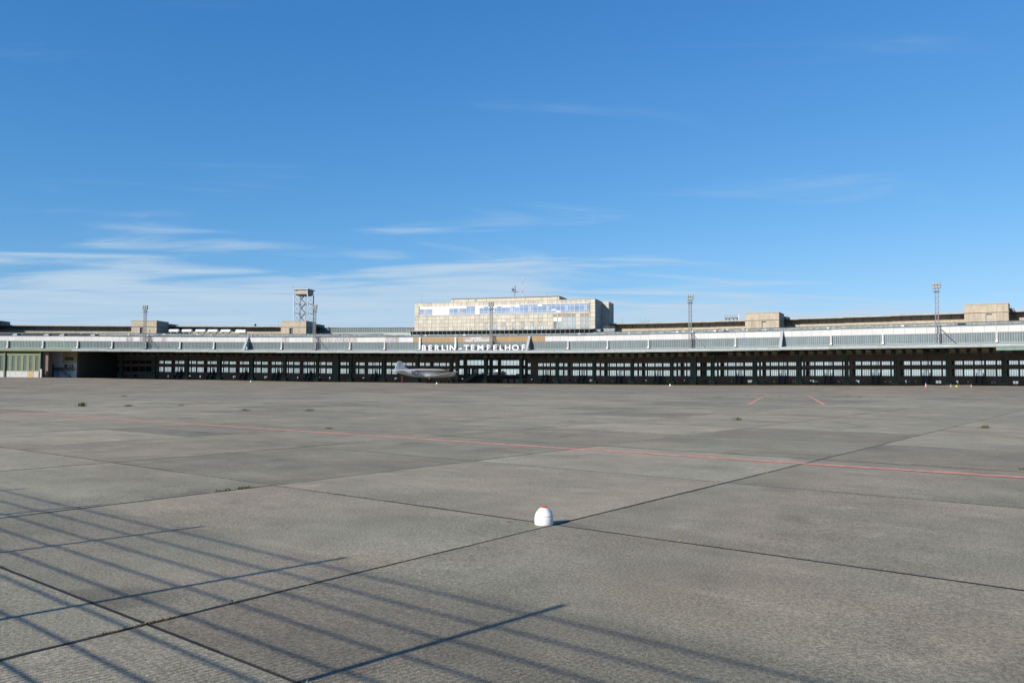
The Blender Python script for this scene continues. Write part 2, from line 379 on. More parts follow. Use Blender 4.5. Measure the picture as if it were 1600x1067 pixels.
def rb(mb, f0, f1, w0, w1, z0, z1, z0b=None, z1b=None):
    z0b = z0 if z0b is None else z0b; z1b = z1 if z1b is None else z1b
    return mb.hexa([L_(f0, w0, z0), L_(f1, w0, z0), L_(f1, w1, z0b), L_(f0, w1, z0b), L_(f0, w0, z1), L_(f1, w0, z1), L_(f1, w1, z1b), L_(f0, w1, z1b)])
def RB(*a): return rb(MB(), *a)
MC = {}
def cached(key, fn):
    if key not in MC: MC[key] = fn()
    return MC[key]

# ================================================================== APRON
apron_bm = MB()
xs = [-9000, -3000, -1000, -420] + list(range(-330, 331, 30)) + [420, 1000, 3000, 9000]
ys = [-9000, -3000, -900, -300, -90] + list(range(-60, 421, 24)) + [520, 1000, 3000, 9000]
vs_, fs_ = [], []
for y in ys:
    for x in xs: vs_.append((x, y, ground(x, y) - 0.40))
nx = len(xs)
for j in range(len(ys) - 1):
    for i in range(nx - 1): fs_.append((j * nx + i, j * nx + i + 1, (j + 1) * nx + i + 1, (j + 1) * nx + i))
apron = put('apron', apron_bm.pts(vs_, fs_).mesh('apron', 'joint'), kind='structure')

PHI, A0, SA, B0, SB = 0.67466, 0.0696, 5.674, 2.8735, 4.9638
ea = Vector((math.cos(PHI), -math.sin(PHI), 0)); eb = Vector((math.sin(PHI), math.cos(PHI), 0))
def grid(a, b):                             # apron joint coordinates to the ground
    p = ea * a + eb * b; p.z = ground(p.x, p.y); return p
def cam_px(p):
    q = Vector(p) - Vector((0, 0, EYE))
    fw = q.y * math.cos(PITCH) + q.z * math.sin(PITCH); v = -q.y * math.sin(PITCH) + q.z * math.cos(PITCH)
    if fw < 0.3: return None
    return 800 + FPX * q.x / fw, 533.5 - FPX * v / fw
slabs = []
for i in range(-75, 76):
    for j in range(-75, 80):
        a0, b0 = A0 + SA * i, B0 + SB * j
        c = ea * (a0 + SA / 2) + eb * (b0 + SB / 2)
        if -330 < c.x < 330 and -45 < c.y < 375: slabs.append((i, j, a0, b0, c))
def shown(s):
    i, j, a0, b0, c = s
    q = [cam_px(grid(a0 + SA * p, b0 + SB * r)) for p in (0, .5, 1) for r in (0, .5, 1)]
    q = [k for k in q if k]
    return any(-60 < k[0] < 1660 and k[1] < 1140 for k in q)
near = sorted([s for s in slabs if shown(s)], key=lambda s: s[4].length)[:300]
near_set = set((s[0], s[1]) for s in near)
J = 0.011                                   # half a joint
def slab_mesh(seed):
    r = random.Random(seed); m = MB(); ch = 0.003
    def edge(n): return [r.uniform(-0.0035, 0.0035) for _ in range(n)]
    n = 14; ring = []
    for k in range(n): ring.append((-SA / 2 + J + (SA - 2 * J) * k / n, -SB / 2 + J))
    for k in range(n): ring.append((SA / 2 - J, -SB / 2 + J + (SB - 2 * J) * k / n))
    for k in range(n): ring.append((SA / 2 - J - (SA - 2 * J) * k / n, SB / 2 - J))
    for k in range(n): ring.append((-SA / 2 + J, SB / 2 - J - (SB - 2 * J) * k / n))
    ring = [(x * (1 - abs(r.gauss(0, 0.0007))), y * (1 - abs(r.gauss(0, 0.0007)))) for x, y in ring]
    N_ = len(ring)
    vs = [(x, y, -0.42) for x, y in ring] + [(x, y, -ch) for x, y in ring] + [(x * 0.9985, y * 0.9985, 0) for x, y in ring]
    fs = [tuple(range(2 * N_, 3 * N_))]
    for k in range(2):
        for q in range(N_): fs.append((k * N_ + q, k * N_ + (q + 1) % N_, (k + 1) * N_ + (q + 1) % N_, (k + 1) * N_ + q))
    m.pts(vs, fs); me = m.mesh('slab', 'slab'); me.materials.append(M['joint'])
    for p in me.polygons[1:1 + 2 * N_]: p.material_index = 1
    return me
SM = [slab_mesh(k) for k in range(6)]
for i, j, a0, b0, c in near:
    p00, p10, p01, p11 = grid(a0, b0), grid(a0 + SA, b0), grid(a0, b0 + SB), grid(a0 + SA, b0 + SB)
    o = (p00 + p10 + p01 + p11) / 4; x = (p10 + p11 - p00 - p01).normalized(); y = (p01 + p11 - p00 - p10).normalized(); z = x.cross(y).normalized(); y = z.cross(x)
    o.z += random.uniform(-0.002, 0.002)
    put('slab', random.choice(SM), apron, Matrix(((x.x, y.x, z.x, o.x), (x.y, y.y, z.y, o.y), (x.z, y.z, z.z, o.z), (0, 0, 0, 1))))
fb = MB()
for i, j, a0, b0, c in slabs:
    if (i, j) in near_set: continue
    K = .02
    q = [grid(a0 + K, b0 + K), grid(a0 + SA - K, b0 + K), grid(a0 + SA - K, b0 + SB - K), grid(a0 + K, b0 + SB - K)]
    dn = Vector((0, 0, 0.42))
    fb.hexa([p - dn for p in q] + q)
fme = fb.mesh('far_slabs', 'slab_far'); fme.materials.append(M['joint'])
for p in fme.polygons:
    if p.normal.z < .5: p.material_index = 1
put('far_slabs', fme, apron, I4, kind='stuff')

jx = [-70 + 5 * i for i in range(29)]; jy = [-15 + 5 * i for i in range(20)]
put('joint_filler', MB().pts([(x, y, ground(x, y) - .0065) for y in jy for x in jx], [(j * 29 + i, j * 29 + i + 1, (j + 1) * 29 + i + 1, (j + 1) * 29 + i) for j in range(19) for i in range(28)]).mesh('joint_filler', 'joint'), apron, I4)

def sealant(line, along, lo, hi, seed, w0=.016, w1=.034):
    """tar run along one joint, ragged and broken"""
    r = random.Random(seed); mb = MB(); t = lo; w = r.uniform(w0, w1); on = True
    while t < hi:
        d = r.uniform(.10, .30); w2 = min(w1, max(w0 * .6, w + r.gauss(0, .006)))
        if r.random() < .02: on = not on
        if on:
            q = [(t, -w * r.uniform(.4, .6)), (t + d, -w2 * r.uniform(.4, .6)), (t + d, w2 * r.uniform(.4, .6)), (t, w * r.uniform(.4, .6))]
            pp = [grid(line + b_, a_) if along == 'b' else grid(a_, line + b_) for a_, b_ in q]
            if along == 'b': pp = pp[::-1]
            mb.pts([(p.x, p.y, p.z + .0035) for p in pp], [(0, 1, 2, 3)])
        t += d; w = w2
    if mb.f: put('joint_sealant', mb.mesh('joint_sealant', 'joint'), apron, I4)
for i_ in range(-7, 5): sealant(A0 + SA * i_, 'b', -2, 58, 100 + i_, *((.024, .040) if i_ == -1 else (.014, .034)))
for j_ in range(-1, 12): sealant(B0 + SB * j_, 'a', -34 - j_ * 2, 16, 200 + j_, *((.020, .036) if j_ == 0 else (.016, .034)))

def strip(name, pts, width, m, lift=0.007, seg=3.0, broken=0.0):
    """paint on the slabs, laid along pts, lifted above them"""
    mb = MB(); r = random.Random(len(pts) * 7 + int(width * 100))
    for (x0, y0), (x1, y1) in zip(pts, pts[1:]):
        d = Vector((x1 - x0, y1 - y0, 0)); n = max(1, int(d.length / seg)); s_ = Vector((d.y, -d.x, 0)).normalized() * width / 2
        for k in range(n):
            if r.random() < broken: continue
            a = Vector((x0, y0, 0)) + d * (k / n); b = Vector((x0, y0, 0)) + d * ((k + 1) / n)
            q = [a - s_ * r.uniform(.9, 1), a + s_ * r.uniform(.9, 1), b + s_ * r.uniform(.9, 1), b - s_ * r.uniform(.9, 1)]
            mb.pts([(p.x, p.y, ground(p.x, p.y) + lift) for p in q], [(0, 1, 2, 3)])
    return put(name, mb.mesh(name, m), apron, I4)
strip('painted_line', [(-78, 82.2), (-27.26, 42.55), (-3.0, 23.52), (6.26, 16.29), (9.08, 14.19), (22, 4.4)], 0.25, 'red', seg=1.2, broken=0.0)
strip('painted_line', [(16.2, 54.6), (26.5, 84.0)], 0.22, 'red', broken=0.12, seg=1.5)
strip('painted_line', [(20.95, 53.3), (33.6, 90.5)], 0.22, 'red', broken=0.12, seg=1.5)
strip('painted_line', [(-11.4, 77.7), (-9.9, 77.7)], 0.9, 'yellow_paint', seg=0.5)
strip('painted_line', [(19.2, 42.9), (20.6, 42.7)], 0.3, 'yellow_paint', seg=0.5)

# ================================================================== TERMINAL
term = thing('terminal_building', 'long curved airport terminal with deep canopy over dark columns and gates', 'building', U(13, 20, -1.2, False))
WROW = [(2.55, 4.97), (6.38, 7.82)]          # the two storeys of windows: sill and head
FW = 43.0                                   # the wall behind the columns
STD = [(.03, .235), (.26, .43), (.455, .63), (.66, .835), (.86, .99)]
BIG = [(6.7, 9.05), (2.66, 5.27)]
def window_mesh(f0, f1, z0, z1, m='win_frame', pitch=0.62):
    def mk():
        mb = MB(); w0, w1 = FW + 0.10, FW + 0.22; t = 0.05 / 15
        rb(mb, f0, f1, w0, w1, z0, z0 + 0.09); rb(mb, f0, f1, w0, w1, z1 - 0.09, z1)
        rb(mb, f0, f0 + t * 1.4, w0, w1, z0 + 0.09, z1 - 0.09); rb(mb, f1 - t * 1.4, f1, w0, w1, z0 + 0.09, z1 - 0.09)
        n = max(1, int(round((f1 - f0) * 15 / pitch)))
        for k in range(1, n):
            c = f0 + (f1 - f0) * k / n; rb(mb, c - t * 0.9, c + t * 0.9, w0, w1, z0 + 0.09, z1 - 0.09)
        return mb.mesh('window', m)
    return cached(('win', f0, f1, z0, z1, m), mk)
def pane_mesh(f0, f1, z0, z1, m):
    return cached(('pane', f0, f1, z0, z1, m), lambda: RB(f0 + .002, f1 - .002, FW + 0.23, FW + 0.26, z0 + .03, z1 - .03).mesh('pane', m))
def add_window(B, f0, f1, z0, z1, gm='win_glass', fm='win_frame', pitch=0.62):
    o = put('window', window_mesh(f0, f1, z0, z1, fm, pitch), term, B)
    put('pane', pane_mesh(f0, f1, z0, z1, gm), o, B)
    return o
def wall_around(mb, wins, w0=FW, w1=FW + 0.4, zb=-2.6, zt=11.49):
    """solid wall of one bay with real openings: wins = list of rows (z0, z1, [(f0, f1)...])"""
    z = zb
    for z0, z1, row in sorted(wins):
        rb(mb, 0, 1, w0, w1, z, z0)
        f = 0.0
        for a, b in sorted(row):
            if a - f > 0.002: rb(mb, f, a, w0, w1, z0, z1)
            f = b
        if f < 0.998: rb(mb, f, 1, w0, w1, z0, z1)
        z = z1
    rb(mb, 0, 1, w0, w1, z, zt)
    return mb
GROUND_SETS = [[(.12, .16), (.19, .22), (.31, .355), (.72, .83)], [(.10, .20), (.70, .76), (.79, .86)], [(.13, .23), (.72, .80), (.83, .87)], [(.10, .15), (.30, .36), (.74, .84)]]
KS = range(-4, 29)
def nice(m): return m
roofprof = [(0, 17.05), (0.05, 17.26), (5.5, 17.40), (20, 18.75)]
for k in KS:
    B = bayM(k); hangar_l = k < 2; hangar_r = k >= 25
    # --- roof: three flights of deck with zinc upstands
    put('roof_deck', cached('r1', lambda: MB().hexa([L_(0, .3, 16.6), L_(1, .3, 16.6), L_(1, 20, 18.2), L_(0, 20, 18.2), L_(0, .3, 17.12), L_(1, .3, 17.12), L_(1, 20, 18.72), L_(0, 20, 18.72)]).mesh('roof_deck', 'roof')), term, B)
    dr = .6 if 10 <= k <= 15 else 0.0
    def deck(w0, w1, z0, z1): return MB().hexa([L_(0, w0, z0 - .6), L_(1, w0, z0 - .6), L_(1, w1, z1 - .6), L_(0, w1, z1 - .6), L_(0, w0, z0), L_(1, w0, z0), L_(1, w1, z1), L_(0, w1, z1)]).mesh('roof_deck', 'roof')
    put('roof_deck', cached(('r2', dr), lambda: deck(20.3, 33, 18.80 - dr / 2, 19.60 - dr)), term, B)
    put('roof_deck', cached(('r3', dr), lambda: deck(33.3, 64, 20.05 - dr, 21.1 - dr)), term, B)
    put('roof_edge', cached('e1', lambda: RB(0, 1, -0.15, 0.3, 17.03, 17.30).mesh('roof_edge', 'zinc_mid')), term, B)
    put('upstand', cached('e2', lambda: RB(0, 1, 20.0, 20.3, 18.0, 19.15).mesh('upstand', 'roof_pale')), term, B)
    put('upstand', cached(('e3', dr), lambda: RB(0, 1, 33.0, 33.3, 18.8, 20.35 - dr).mesh('upstand', 'roof')), term, B)
    # --- cladding, five sheets to a bay
    for q in range(5):
        u = k + (q + .5) / 5
        m = 'white_panel'
        if 11.82 < u < 15.45: m = 'brown_panel'
        if 13.2 < u < 14.0: m = 'pink_panel'
        if (9.0 < u < 10.2 or 11.0 < u < 11.5 or 7.9 < u < 8.15 or 3.1 < u < 4.7) and (q % 2 == 0 or u > 9): m = 'stained_panel'
        put('cladding_panel', cached(('cl', q, m), lambda: RB(q / 5 + .0012, (q + 1) / 5 - .0012, -0.10, 0.02, 15.17, 17.02).mesh('cladding_panel', m)), term, B)
    put('cladding_wall', cached('cw', lambda: RB(0, 1, .03, .3, 15.0, 17.0).mesh('cladding_wall', 'steel_dark')), term, B)
    # --- glazed band
    gm = 'band_glass_g' if k < 2 else 'band_glass'
    g = put('glazing', cached(('gl', gm), lambda: RB(0, 1, .10, .16, 12.2, 15.08).mesh('glazing', gm)), term, B)
    dense = 24
    def mul_():
        mb = MB()
        for c in range(1, dense): rb(mb, c / dense - .0028, c / dense + .0028, -0.02, .09, 12.28, 15.0)
        rb(mb, 0, 1, -.06, .09, 12.16, 12.28); rb(mb, 0, 1, -.06, .09, 15.0, 15.09)
        return mb.mesh('glazing_bars', 'mullion')
    put('glazing_bars', cached('mul', mul_), g, B)
    tall = k in (12, 13)
    def post_():
        mb = MB(); rb(mb, -.018, .018, -.55, .0, 12.1, 15.15)
        return mb.mesh('front_post', 'post')
    def post_t(): return RB(-.021, .021, -.65, -.11, 12.1, 17.0).mesh('front_post', 'letter')
    po = put('front_post', cached('pt', post_t) if tall else cached('po', post_), term, B)
    if k % 5 != 4: put('foot_lamp', cached('fl', lambda: RB(-.021, .021, -.95, -.57, 12.25, 12.75).mesh('foot_lamp', 'letter')), po, B)
    # --- ledge, fascia, soffit
    put('ledge', cached('le', lambda: MB().hexa([L_(0, -4.3, 11.2), L_(1, -4.3, 11.2), L_(1, 0.1, 11.2), L_(0, 0.1, 11.2), L_(0, -4.3, 11.55), L_(1, -4.3, 11.55), L_(1, 0.1, 12.15), L_(0, 0.1, 12.15)]).mesh('ledge', 'ledge')), term, B)
    fm = 'fascia_green' if k < 2 else 'fascia'
    for q in range(4):
        put('fascia_panel', cached(('fa', q, fm), lambda: rb(RB(q / 4 + .001, (q + 1) / 4 - .001, -4.5, -4.32, 10.95, 11.62), q / 4 + .001, (q + 1) / 4 - .001, -4.6, -4.51, 11.45, 11.66).mesh('fascia_panel', fm)), term, B)
    put('gutter', cached('gu', lambda: RB(0, 1, -4.35, -3.9, 10.72, 10.93).mesh('gutter', 'ledge')), term, B)
    if hangar_r: put('door_header', cached('dh', lambda: RB(0, 1, -4.2, -3.2, 9.75, 10.7).mesh('door_header', 'column')), term, B)
    put('soffit', cached('so', lambda: RB(0, 1, .15, FW, 11.5, 11.65).mesh('soffit', 'soffit')), term, B)
    for q in range(5):
        def bm_():
            mb = MB(); h = .030 if q else .045; f = q / 5 if q else 0.0
            rb(mb, f - h * .6, f + h * .6, .2, FW - .05, 11.05, 11.49); rb(mb, f - h, f + h, 27.0, 29.4, 10.15, 11.04)
            return mb.mesh('ceiling_beam', 'beam')
        if not hangar_l or k == 1: put('ceiling_beam', cached(('bm', q), bm_), term, B)
    if k >= 2:
        put('crane_rail', cached('cr', lambda: RB(0, 1, 26.7, 26.95, 10.28, 10.48).mesh('crane_rail', 'beam')), term, B)
        for q in range(5):
            if (k * 5 + q) % 23 in (3, 4, 11): continue
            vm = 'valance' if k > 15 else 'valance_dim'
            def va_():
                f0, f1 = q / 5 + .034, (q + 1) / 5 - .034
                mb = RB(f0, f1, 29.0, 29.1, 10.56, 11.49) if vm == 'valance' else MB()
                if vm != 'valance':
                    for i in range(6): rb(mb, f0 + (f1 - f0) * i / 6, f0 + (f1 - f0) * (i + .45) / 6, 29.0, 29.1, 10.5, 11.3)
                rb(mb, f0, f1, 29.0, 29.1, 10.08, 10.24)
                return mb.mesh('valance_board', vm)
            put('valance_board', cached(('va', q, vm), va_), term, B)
        put('wall_ledge', cached('wl', lambda: RB(0, 1, FW - .35, FW - .02, 10.0, 10.18).mesh('wall_ledge', 'brickwall')), term, B)
    # --- columns
    if k >= 2:
        def col_():
            mb = MB(); a = .034
            for s in (-1, 1): rb(mb, s * a - .006 if s > 0 else -a - .006, s * a + .006 if s > 0 else -a + .006, 33.6, 35.2, -.2, 9.5)
            rb(mb, -.014, .014, 33.8, 35.0, -.2, 9.5); rb(mb, -a + .006, -.014, 34.2, 34.6, -.2, 9.5); rb(mb, .014, a - .006, 34.2, 34.6, -.2, 9.5)
            rb(mb, -.065, .065, 33.4, 35.4, 9.5, 11.04)
            for z in (1.5, 3.5, 5.5, 7.5): rb(mb, -a - .008, a + .008, 33.55, 33.62, z, z + .12)
            return mb.mesh('column', 'column')
        c = put('column', cached('col', col_), term, B)
        put('column_base', cached('cb', lambda: RB(-.075, .075, 33.0, 35.8, -3.0, .55).mesh('column_base', 'column')), c, B)
    # --- the wall behind, with its windows
    if k in (12, 13):
        rowsU = [(.04, .78), (.87, .91)] if k == 12 else [(.005, .80), (.89, .93)]
        rowsL = [(.02, .21), (.25, .31), (.35, .40), (.45, .57), (.59, .78), (.87, .91)] if k == 12 else rowsU
        wins = [(6.7, 9.05, rowsU), (2.66, 5.27, rowsL)]
    elif k == 11: wins = [(z0, z1, STD[:4] + [(.86, .92)]) for z0, z1 in WROW]
    elif k == 14: wins = [(z0, z1, [(.01, .09), (.30, .43)] + STD[2:]) for z0, z1 in WROW]
    else: wins = [(z0, z1, STD) for z0, z1 in WROW]
    gs = GROUND_SETS[(k * 7 + 3) % 4] if k != 13 else [(.12, .22), (.30, .41), (.48, .59), (.66, .77), (.84, .93)]
    lowz = (0.0, 1.1) if k != 13 else (-1.0, .75)
    if k == 13: wins = wins + [(lowz[0], lowz[1], gs)]
    else: wins = wins + [(lowz[0], lowz[1], gs)]
    wkey = ('wall', k if k in (11, 12, 13, 14) else (k * 7 + 3) % 4)
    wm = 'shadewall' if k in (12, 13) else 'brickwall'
    put('rear_wall', cached(wkey, lambda: wall_around(MB(), wins).mesh('rear_wall', wm)), term, B)
    if k >= 0:
        for z0, z1, row in wins[:2]:
            for f0, f1 in row:
                gm2 = 'win_glass'
                if k < 2 or (k == 2 and f0 < .6): gm2 = 'dark_glass'
                if k in (12,) and z0 < 4 and f0 in (.25, .45): gm2 = 'dark_glass'
                add_window(B, f0, f1, z0, z1, gm2, pitch=1.5 if k in (12, 13) else 0.62)
        for i, (f0, f1) in enumerate(gs):
            dk = (k * 3 + i) % 3 != 0 or k == 13 or k < 3
            add_window(B, f0, f1, lowz[0], lowz[1], 'dark_glass' if dk else 'win_glass', 'win_frame' if dk else 'pale_frame', .8)
    # --- gate: door frame, stair down to the apron, hanging sign frame
    if 3 <= k <= 25 and k not in (8, 10, 11, 12, 13, 18):
        gz = ground(*P(k + .57, 36)[:2]) - dz(k + .5)
        def stair_():
            mb = MB(); n = 18; top = 2.7; bot = -3.0
            for i in range(n):
                w1 = FW - 1.2 - i * .27; z = top - (i + 1) * (top - bot) / (n + 1)
                rb(mb, .495, .605, w1 - .27, w1, z - .22, z)
            rb(mb, .470, .625, FW - 1.2, FW - .02, top - .35, top)
            for s in (.485, .607):
                mb.hexa([L_(s, FW - 1.25, top - .6), L_(s + .008, FW - 1.25, top - .6), L_(s + .008, FW - 6.1, bot - .4), L_(s, FW - 6.1, bot - .4),
                         L_(s, FW - 1.25, top + 1.0), L_(s + .008, FW - 1.25, top + 1.0), L_(s + .008, FW - 6.1, bot + 1.0), L_(s, FW - 6.1, bot + 1.0)])
            rb(mb, .500, .510, FW - 1.1, FW - .9, -3.2, top - .36); rb(mb, .590, .600, FW - 1.1, FW - .9, -3.2, top - .36)
            return mb.mesh('gate_stair', 'stair')
        put('gate_stair', cached('st', stair_), term, B)
        def door_():
            mb = MB(); rb(mb, .515, .523, FW - .06, FW + .08, 2.7, 4.6); rb(mb, .577, .585, FW - .06, FW + .08, 2.7, 4.6); rb(mb, .515, .585, FW - .06, FW + .08, 4.6, 4.75)
            rb(mb, .548, .552, FW - .05, FW + .06, 2.7, 4.6); return mb.mesh('gate_door', 'win_frame')
        put('gate_door', cached('gd', door_), term, B)
        def sign_():
            mb = MB(); rb(mb, .577, .589, FW - 2.6, FW - 2.45, 5.6, 9.5); rb(mb, .510, .590, FW - 2.6, FW - 2.45, 9.5, 9.62); rb(mb, .510, .516, FW - 2.6, FW - 2.45, 8.8, 9.5)
            rb(mb, .530, .589, FW - 2.6, FW - 2.45, 5.5, 5.6); return mb.mesh('sign_frame', 'beam')
        put('sign_frame', cached('sf', sign_), term, B)

# stair of the main hall, its sign, and the two dark lift shafts
def main_stair():
    mb = MB()
    for i in range(20):
        x = .62 - i * .019; z = 2.6 - (i + 1) * .2
        rb(mb, x - .019, x, 37.2, 39.6, z - .2, z)
    rb(mb, .60, .70, 37.2, FW - .03, 2.3, 2.6)
    for w in (37.1, 39.6):
        mb.hexa([L_(.24, w, -2.0), L_(.66, w, 2.2), L_(.66, w + .12, 2.2), L_(.24, w + .12, -2.0), L_(.24, w, -.4), L_(.66, w, 3.7), L_(.66, w + .12, 3.7), L_(.24, w + .12, -.4)])
    return mb.mesh('gate_stair', 'stair')
put('gate_stair', main_stair(), term, bayM(12))
put('balcony', RB(.0, 1, 37.6, FW - .03, 2.15, 2.5).mesh('balcony', 'stair'), term, bayM(13))
put('gate_sign', RB(.80, .95, 37.2, 37.5, 2.55, 3.15).mesh('gate_sign', 'ochre_sign'), term, bayM(13))
for u0, base in ((8.52, False), (18.47, True)):
    k = int(u0); f = u0 - k
    mb = RB(f, f + .15, 33.2, 35.2, -3, 10.9)
    for i in range(12): rb(mb, f + .002, f + .148, 33.10, 33.19, i * .9 - .6, i * .9 - .35)
    for i in range(5): rb(mb, f + i * .034, f + i * .034 + .012, 33.02, 33.10, -2, 10.8)
    s = put('lift_shaft', mb.mesh('lift_shaft', 'column'), term, bayM(k))
    if base: put('pale_hoarding', RB(f - .01, f + .135, 32.5, 32.7, -2.4, .35).mesh('pale_hoarding', 'roof_edge'), term, bayM(k))

# raking struts on the ledge
for u in (7, 15, 21, -1):
    mb = MB(); B = U(u, 0)
    mb.hexa([(-.45, -4.2, 11.55), (.45, -4.2, 11.55), (.45, -3.2, 11.75), (-.45, -3.2, 11.75), (-.45, -.55, 17.2), (.45, -.55, 17.2), (.45, .05, 17.3), (-.45, .05, 17.3)])
    mb.box(-.3, .3, -1.3, -.6, 12.1, 15.6)
    put('raking_strut', mb.mesh('raking_strut', 'fascia'), term, B)

# roof clutter that belongs to the roof
rr = random.Random(3)
for i in range(64):
    u = rr.uniform(0, 27); w = rr.choice((18.5, 19, 31.5, 32)); zr = 18.55 if w < 20 else 19.5 - (.55 if 10 <= u <= 16 else 0)
    sx = rr.uniform(.3, 1.1); s = rr.uniform(.25, .55)
    mb = MB().box(-sx / 2, sx / 2, -.4, .4, 0, s); mb.box(-sx / 2 - .08, sx / 2 + .08, -.48, .48, s, s + .08)
    put('roof_vent', mb.mesh('roof_vent', 'white' if rr.random() < .6 else 'roof_edge'), term, U(u, w, zr))
for u in (-.55, .35, 0.8, 1.7):                      # sheds of the hangar skylights
    mb = MB(); mb.hexa([(-6, 0, 0), (5.2, 0, 0), (5.2, 6, .2), (-6, 6, .2), (-6, 3, 1.2), (4.4, 3, 1.2), (4.4, 4, 1.25), (-6, 4, 1.25)])
    o = put('skylight_shed', mb.mesh('skylight_shed', 'roof_dark'), term, U(u, 8, 17.6))
    put('shed_end', MB().hexa([(4.5, -.2, 0), (7, -.2, 0), (7, 3, .1), (4.5, 3, .1), (5.6, 0, .95), (7, 0, 1.0), (7, 3, 1.2), (5.6, 3, 1.2)]).mesh('shed_end', 'roof_edge'), o, U(u, 8, 17.6))

# --- hangar front at the left end
HB = {}
def hangar_bay(k):
    B = bayM(k)
    zt = 9.7; f0, f1 = .025, 1.03
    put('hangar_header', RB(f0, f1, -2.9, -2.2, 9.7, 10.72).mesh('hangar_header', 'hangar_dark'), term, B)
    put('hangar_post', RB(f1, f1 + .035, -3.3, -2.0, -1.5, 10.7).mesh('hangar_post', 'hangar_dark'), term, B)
    n = 6; w = (f1 - f0) / n
    for i in range(n):
        a = f0 + i * w; b = a + w
        mb = MB(); rb(mb, a + .002, a + w * .22, -2.8, -2.5, 2.3, zt); rb(mb, b - w * .22, b - .002, -2.8, -2.5, 2.3, zt)
        rb(mb, a + w * .22, b - w * .22, -2.8, -2.5, zt - .8, zt); rb(mb, a + w * .22, b - w * .22, -2.8, -2.5, 2.3, 2.55)
        d = put('hangar_door', mb.mesh('hangar_door', 'hangar_green'), term, B)
        mb = RB(a + w * .22, b - w * .22, -2.62, -2.56, 2.55, zt - .8)
        put('door_glass', mb.mesh('door_glass', 'hangar_glass'), d, B)
        mb = MB()
        for q in range(1, 4): c = a + w * (.22 + .56 * q / 4); rb(mb, c - .0015, c + .0015, -2.70, -2.63, 2.55, zt - .8)
        put('door_bars', mb.mesh('door_bars', 'hangar_green'), d, B)
        put('kick_panel', RB(a + .002, b - .002, -2.8, -2.5, -1.5, 2.28).mesh('kick_panel', 'hangar_orange' if (k == 0 and i == 4) else 'hangar_white'), d, B)
for k in (-3, -2, -1, 0): hangar_bay(k)
# brick pier beside the hangar doors: coursed bricks
B = bayM(0)
pier = put('brick_pier', RB(1.075, 1.23, -1.9, 1.0, -1.5, 10.6).mesh('brick_pier', 'mortar'), term, B)
mb = MB(); rr = random.Random(5)
for r_ in range(46):
    for c in range(5):
        a = 1.077 + c * .0305 + (.0075 if r_ % 2 else 0); rb(mb, a, min(a + .029, 1.228), -1.96, -1.9, -1.4 + r_ * .25, -1.4 + r_ * .25 + .23)
put('bricks', mb.mesh('bricks', 'red_brick'), pier, B, kind='stuff')
B = bayM(1)
SO = -.28
def RS(f0, f1, *r): return RB(f0 + SO, f1 + SO, *r)
put('side_wall', RS(-.10, .52, 8.0, 8.4, -1.5, 11).mesh('side_wall', 'white_wall'), term, B)
put('roller_door', RS(.08, .28, 7.9, 7.99, -1.5, 5.5).mesh('roller_door', 'shadewall'), term, B)
put('side_wall', RS(.52, .94, 8.0, 8.4, 5.8, 11).mesh('side_wall', 'beige_wall'), term, B)
put('side_wall', RS(.52, .94, 8.0, 8.4, -1.5, 5.8).mesh('side_wall', 'white_wall'), term, B)
put('return_wall', RS(.94, .98, 8.0, 39.5, -1.5, 11).mesh('return_wall', 'shadewall'), term, B)
put('vent_grille', RS(.60, .84, 7.9, 7.99, 7.2, 8.6).mesh('vent_grille', 'shadewall'), term, B)
o = put('side_window', RS(.72, .84, 7.9, 7.99, 3.9, 5.4).mesh('side_window', 'shadewall'), term, B)
put('pane', rb(RS(.735, .765, 7.85, 7.89, 4.1, 5.2), .775 + SO, .81 + SO, 7.85, 7.89, 4.1, 5.2).mesh('pane', 'pale_frame'), o, B)
put('side_door', RS(.58, .67, 7.9, 7.99, 3.2, 5.4).mesh('side_door', 'shadewall'), term, B)
mb = RS(.36, .90, 6.2, 7.95, 2.9, 3.1); rb(mb, .36 + SO, .90 + SO, 6.2, 6.26, 3.1, 4.0)
for i in range(13): rb(mb, .56 + SO + i * .025, .585 + SO + i * .025, 6.0, 7.2, 2.7 - i * .3, 2.85 - i * .3)
for f in (.45, .8): rb(mb, f + SO, f + SO + .01, 6.3, 6.45, -1.5, 2.9)
put('steel_landing', mb.mesh('steel_landing', 'stair'), term, B)

# ================================================================== BUILDINGS BEHIND
def rear_wing(label, u0, u1, wallm):
    root = thing('rear_wing', label, 'building', U((u0 + u1) / 2, 66, 20.5))
    k = u0
    while k < u1 - 0.01:
        k2 = min(k + 1, u1); Bk = bayM(math.floor(k)); a = k - math.floor(k); b = a + (k2 - k)
        put('wall', RB(a, b, 63.2, 64.2, 20.6, 25.2).mesh('wall', wallm), root, Bk)
        put('cornice', RB(a, b, 59.2, 72, 25.02, 25.45).mesh('cornice', 'cornice'), root, Bk)
        put('wall_base', RB(a, b, 62.6, 63.15, 20.8, 23.2).mesh('wall_base', 'stone_plain'), root, Bk)
        for q in range(1, 5):
            f = a + (b - a) * q / 5; put('pilaster', cached(('pil', round(f, 3)), lambda: RB(f - .008, f + .008, 62.95, 63.19, 23.2, 25.0).mesh('pilaster', 'grey_wall')), root, Bk)
        k = k2
    return root
rear_wing('long low wing with overhanging cornice between the white tanks and the hangar end', -4, 7.3, 'grey_wall')
rear_wing('long low buff wing with overhanging cornice below the black antenna deck', 15.75, 29, 'stone_plain')

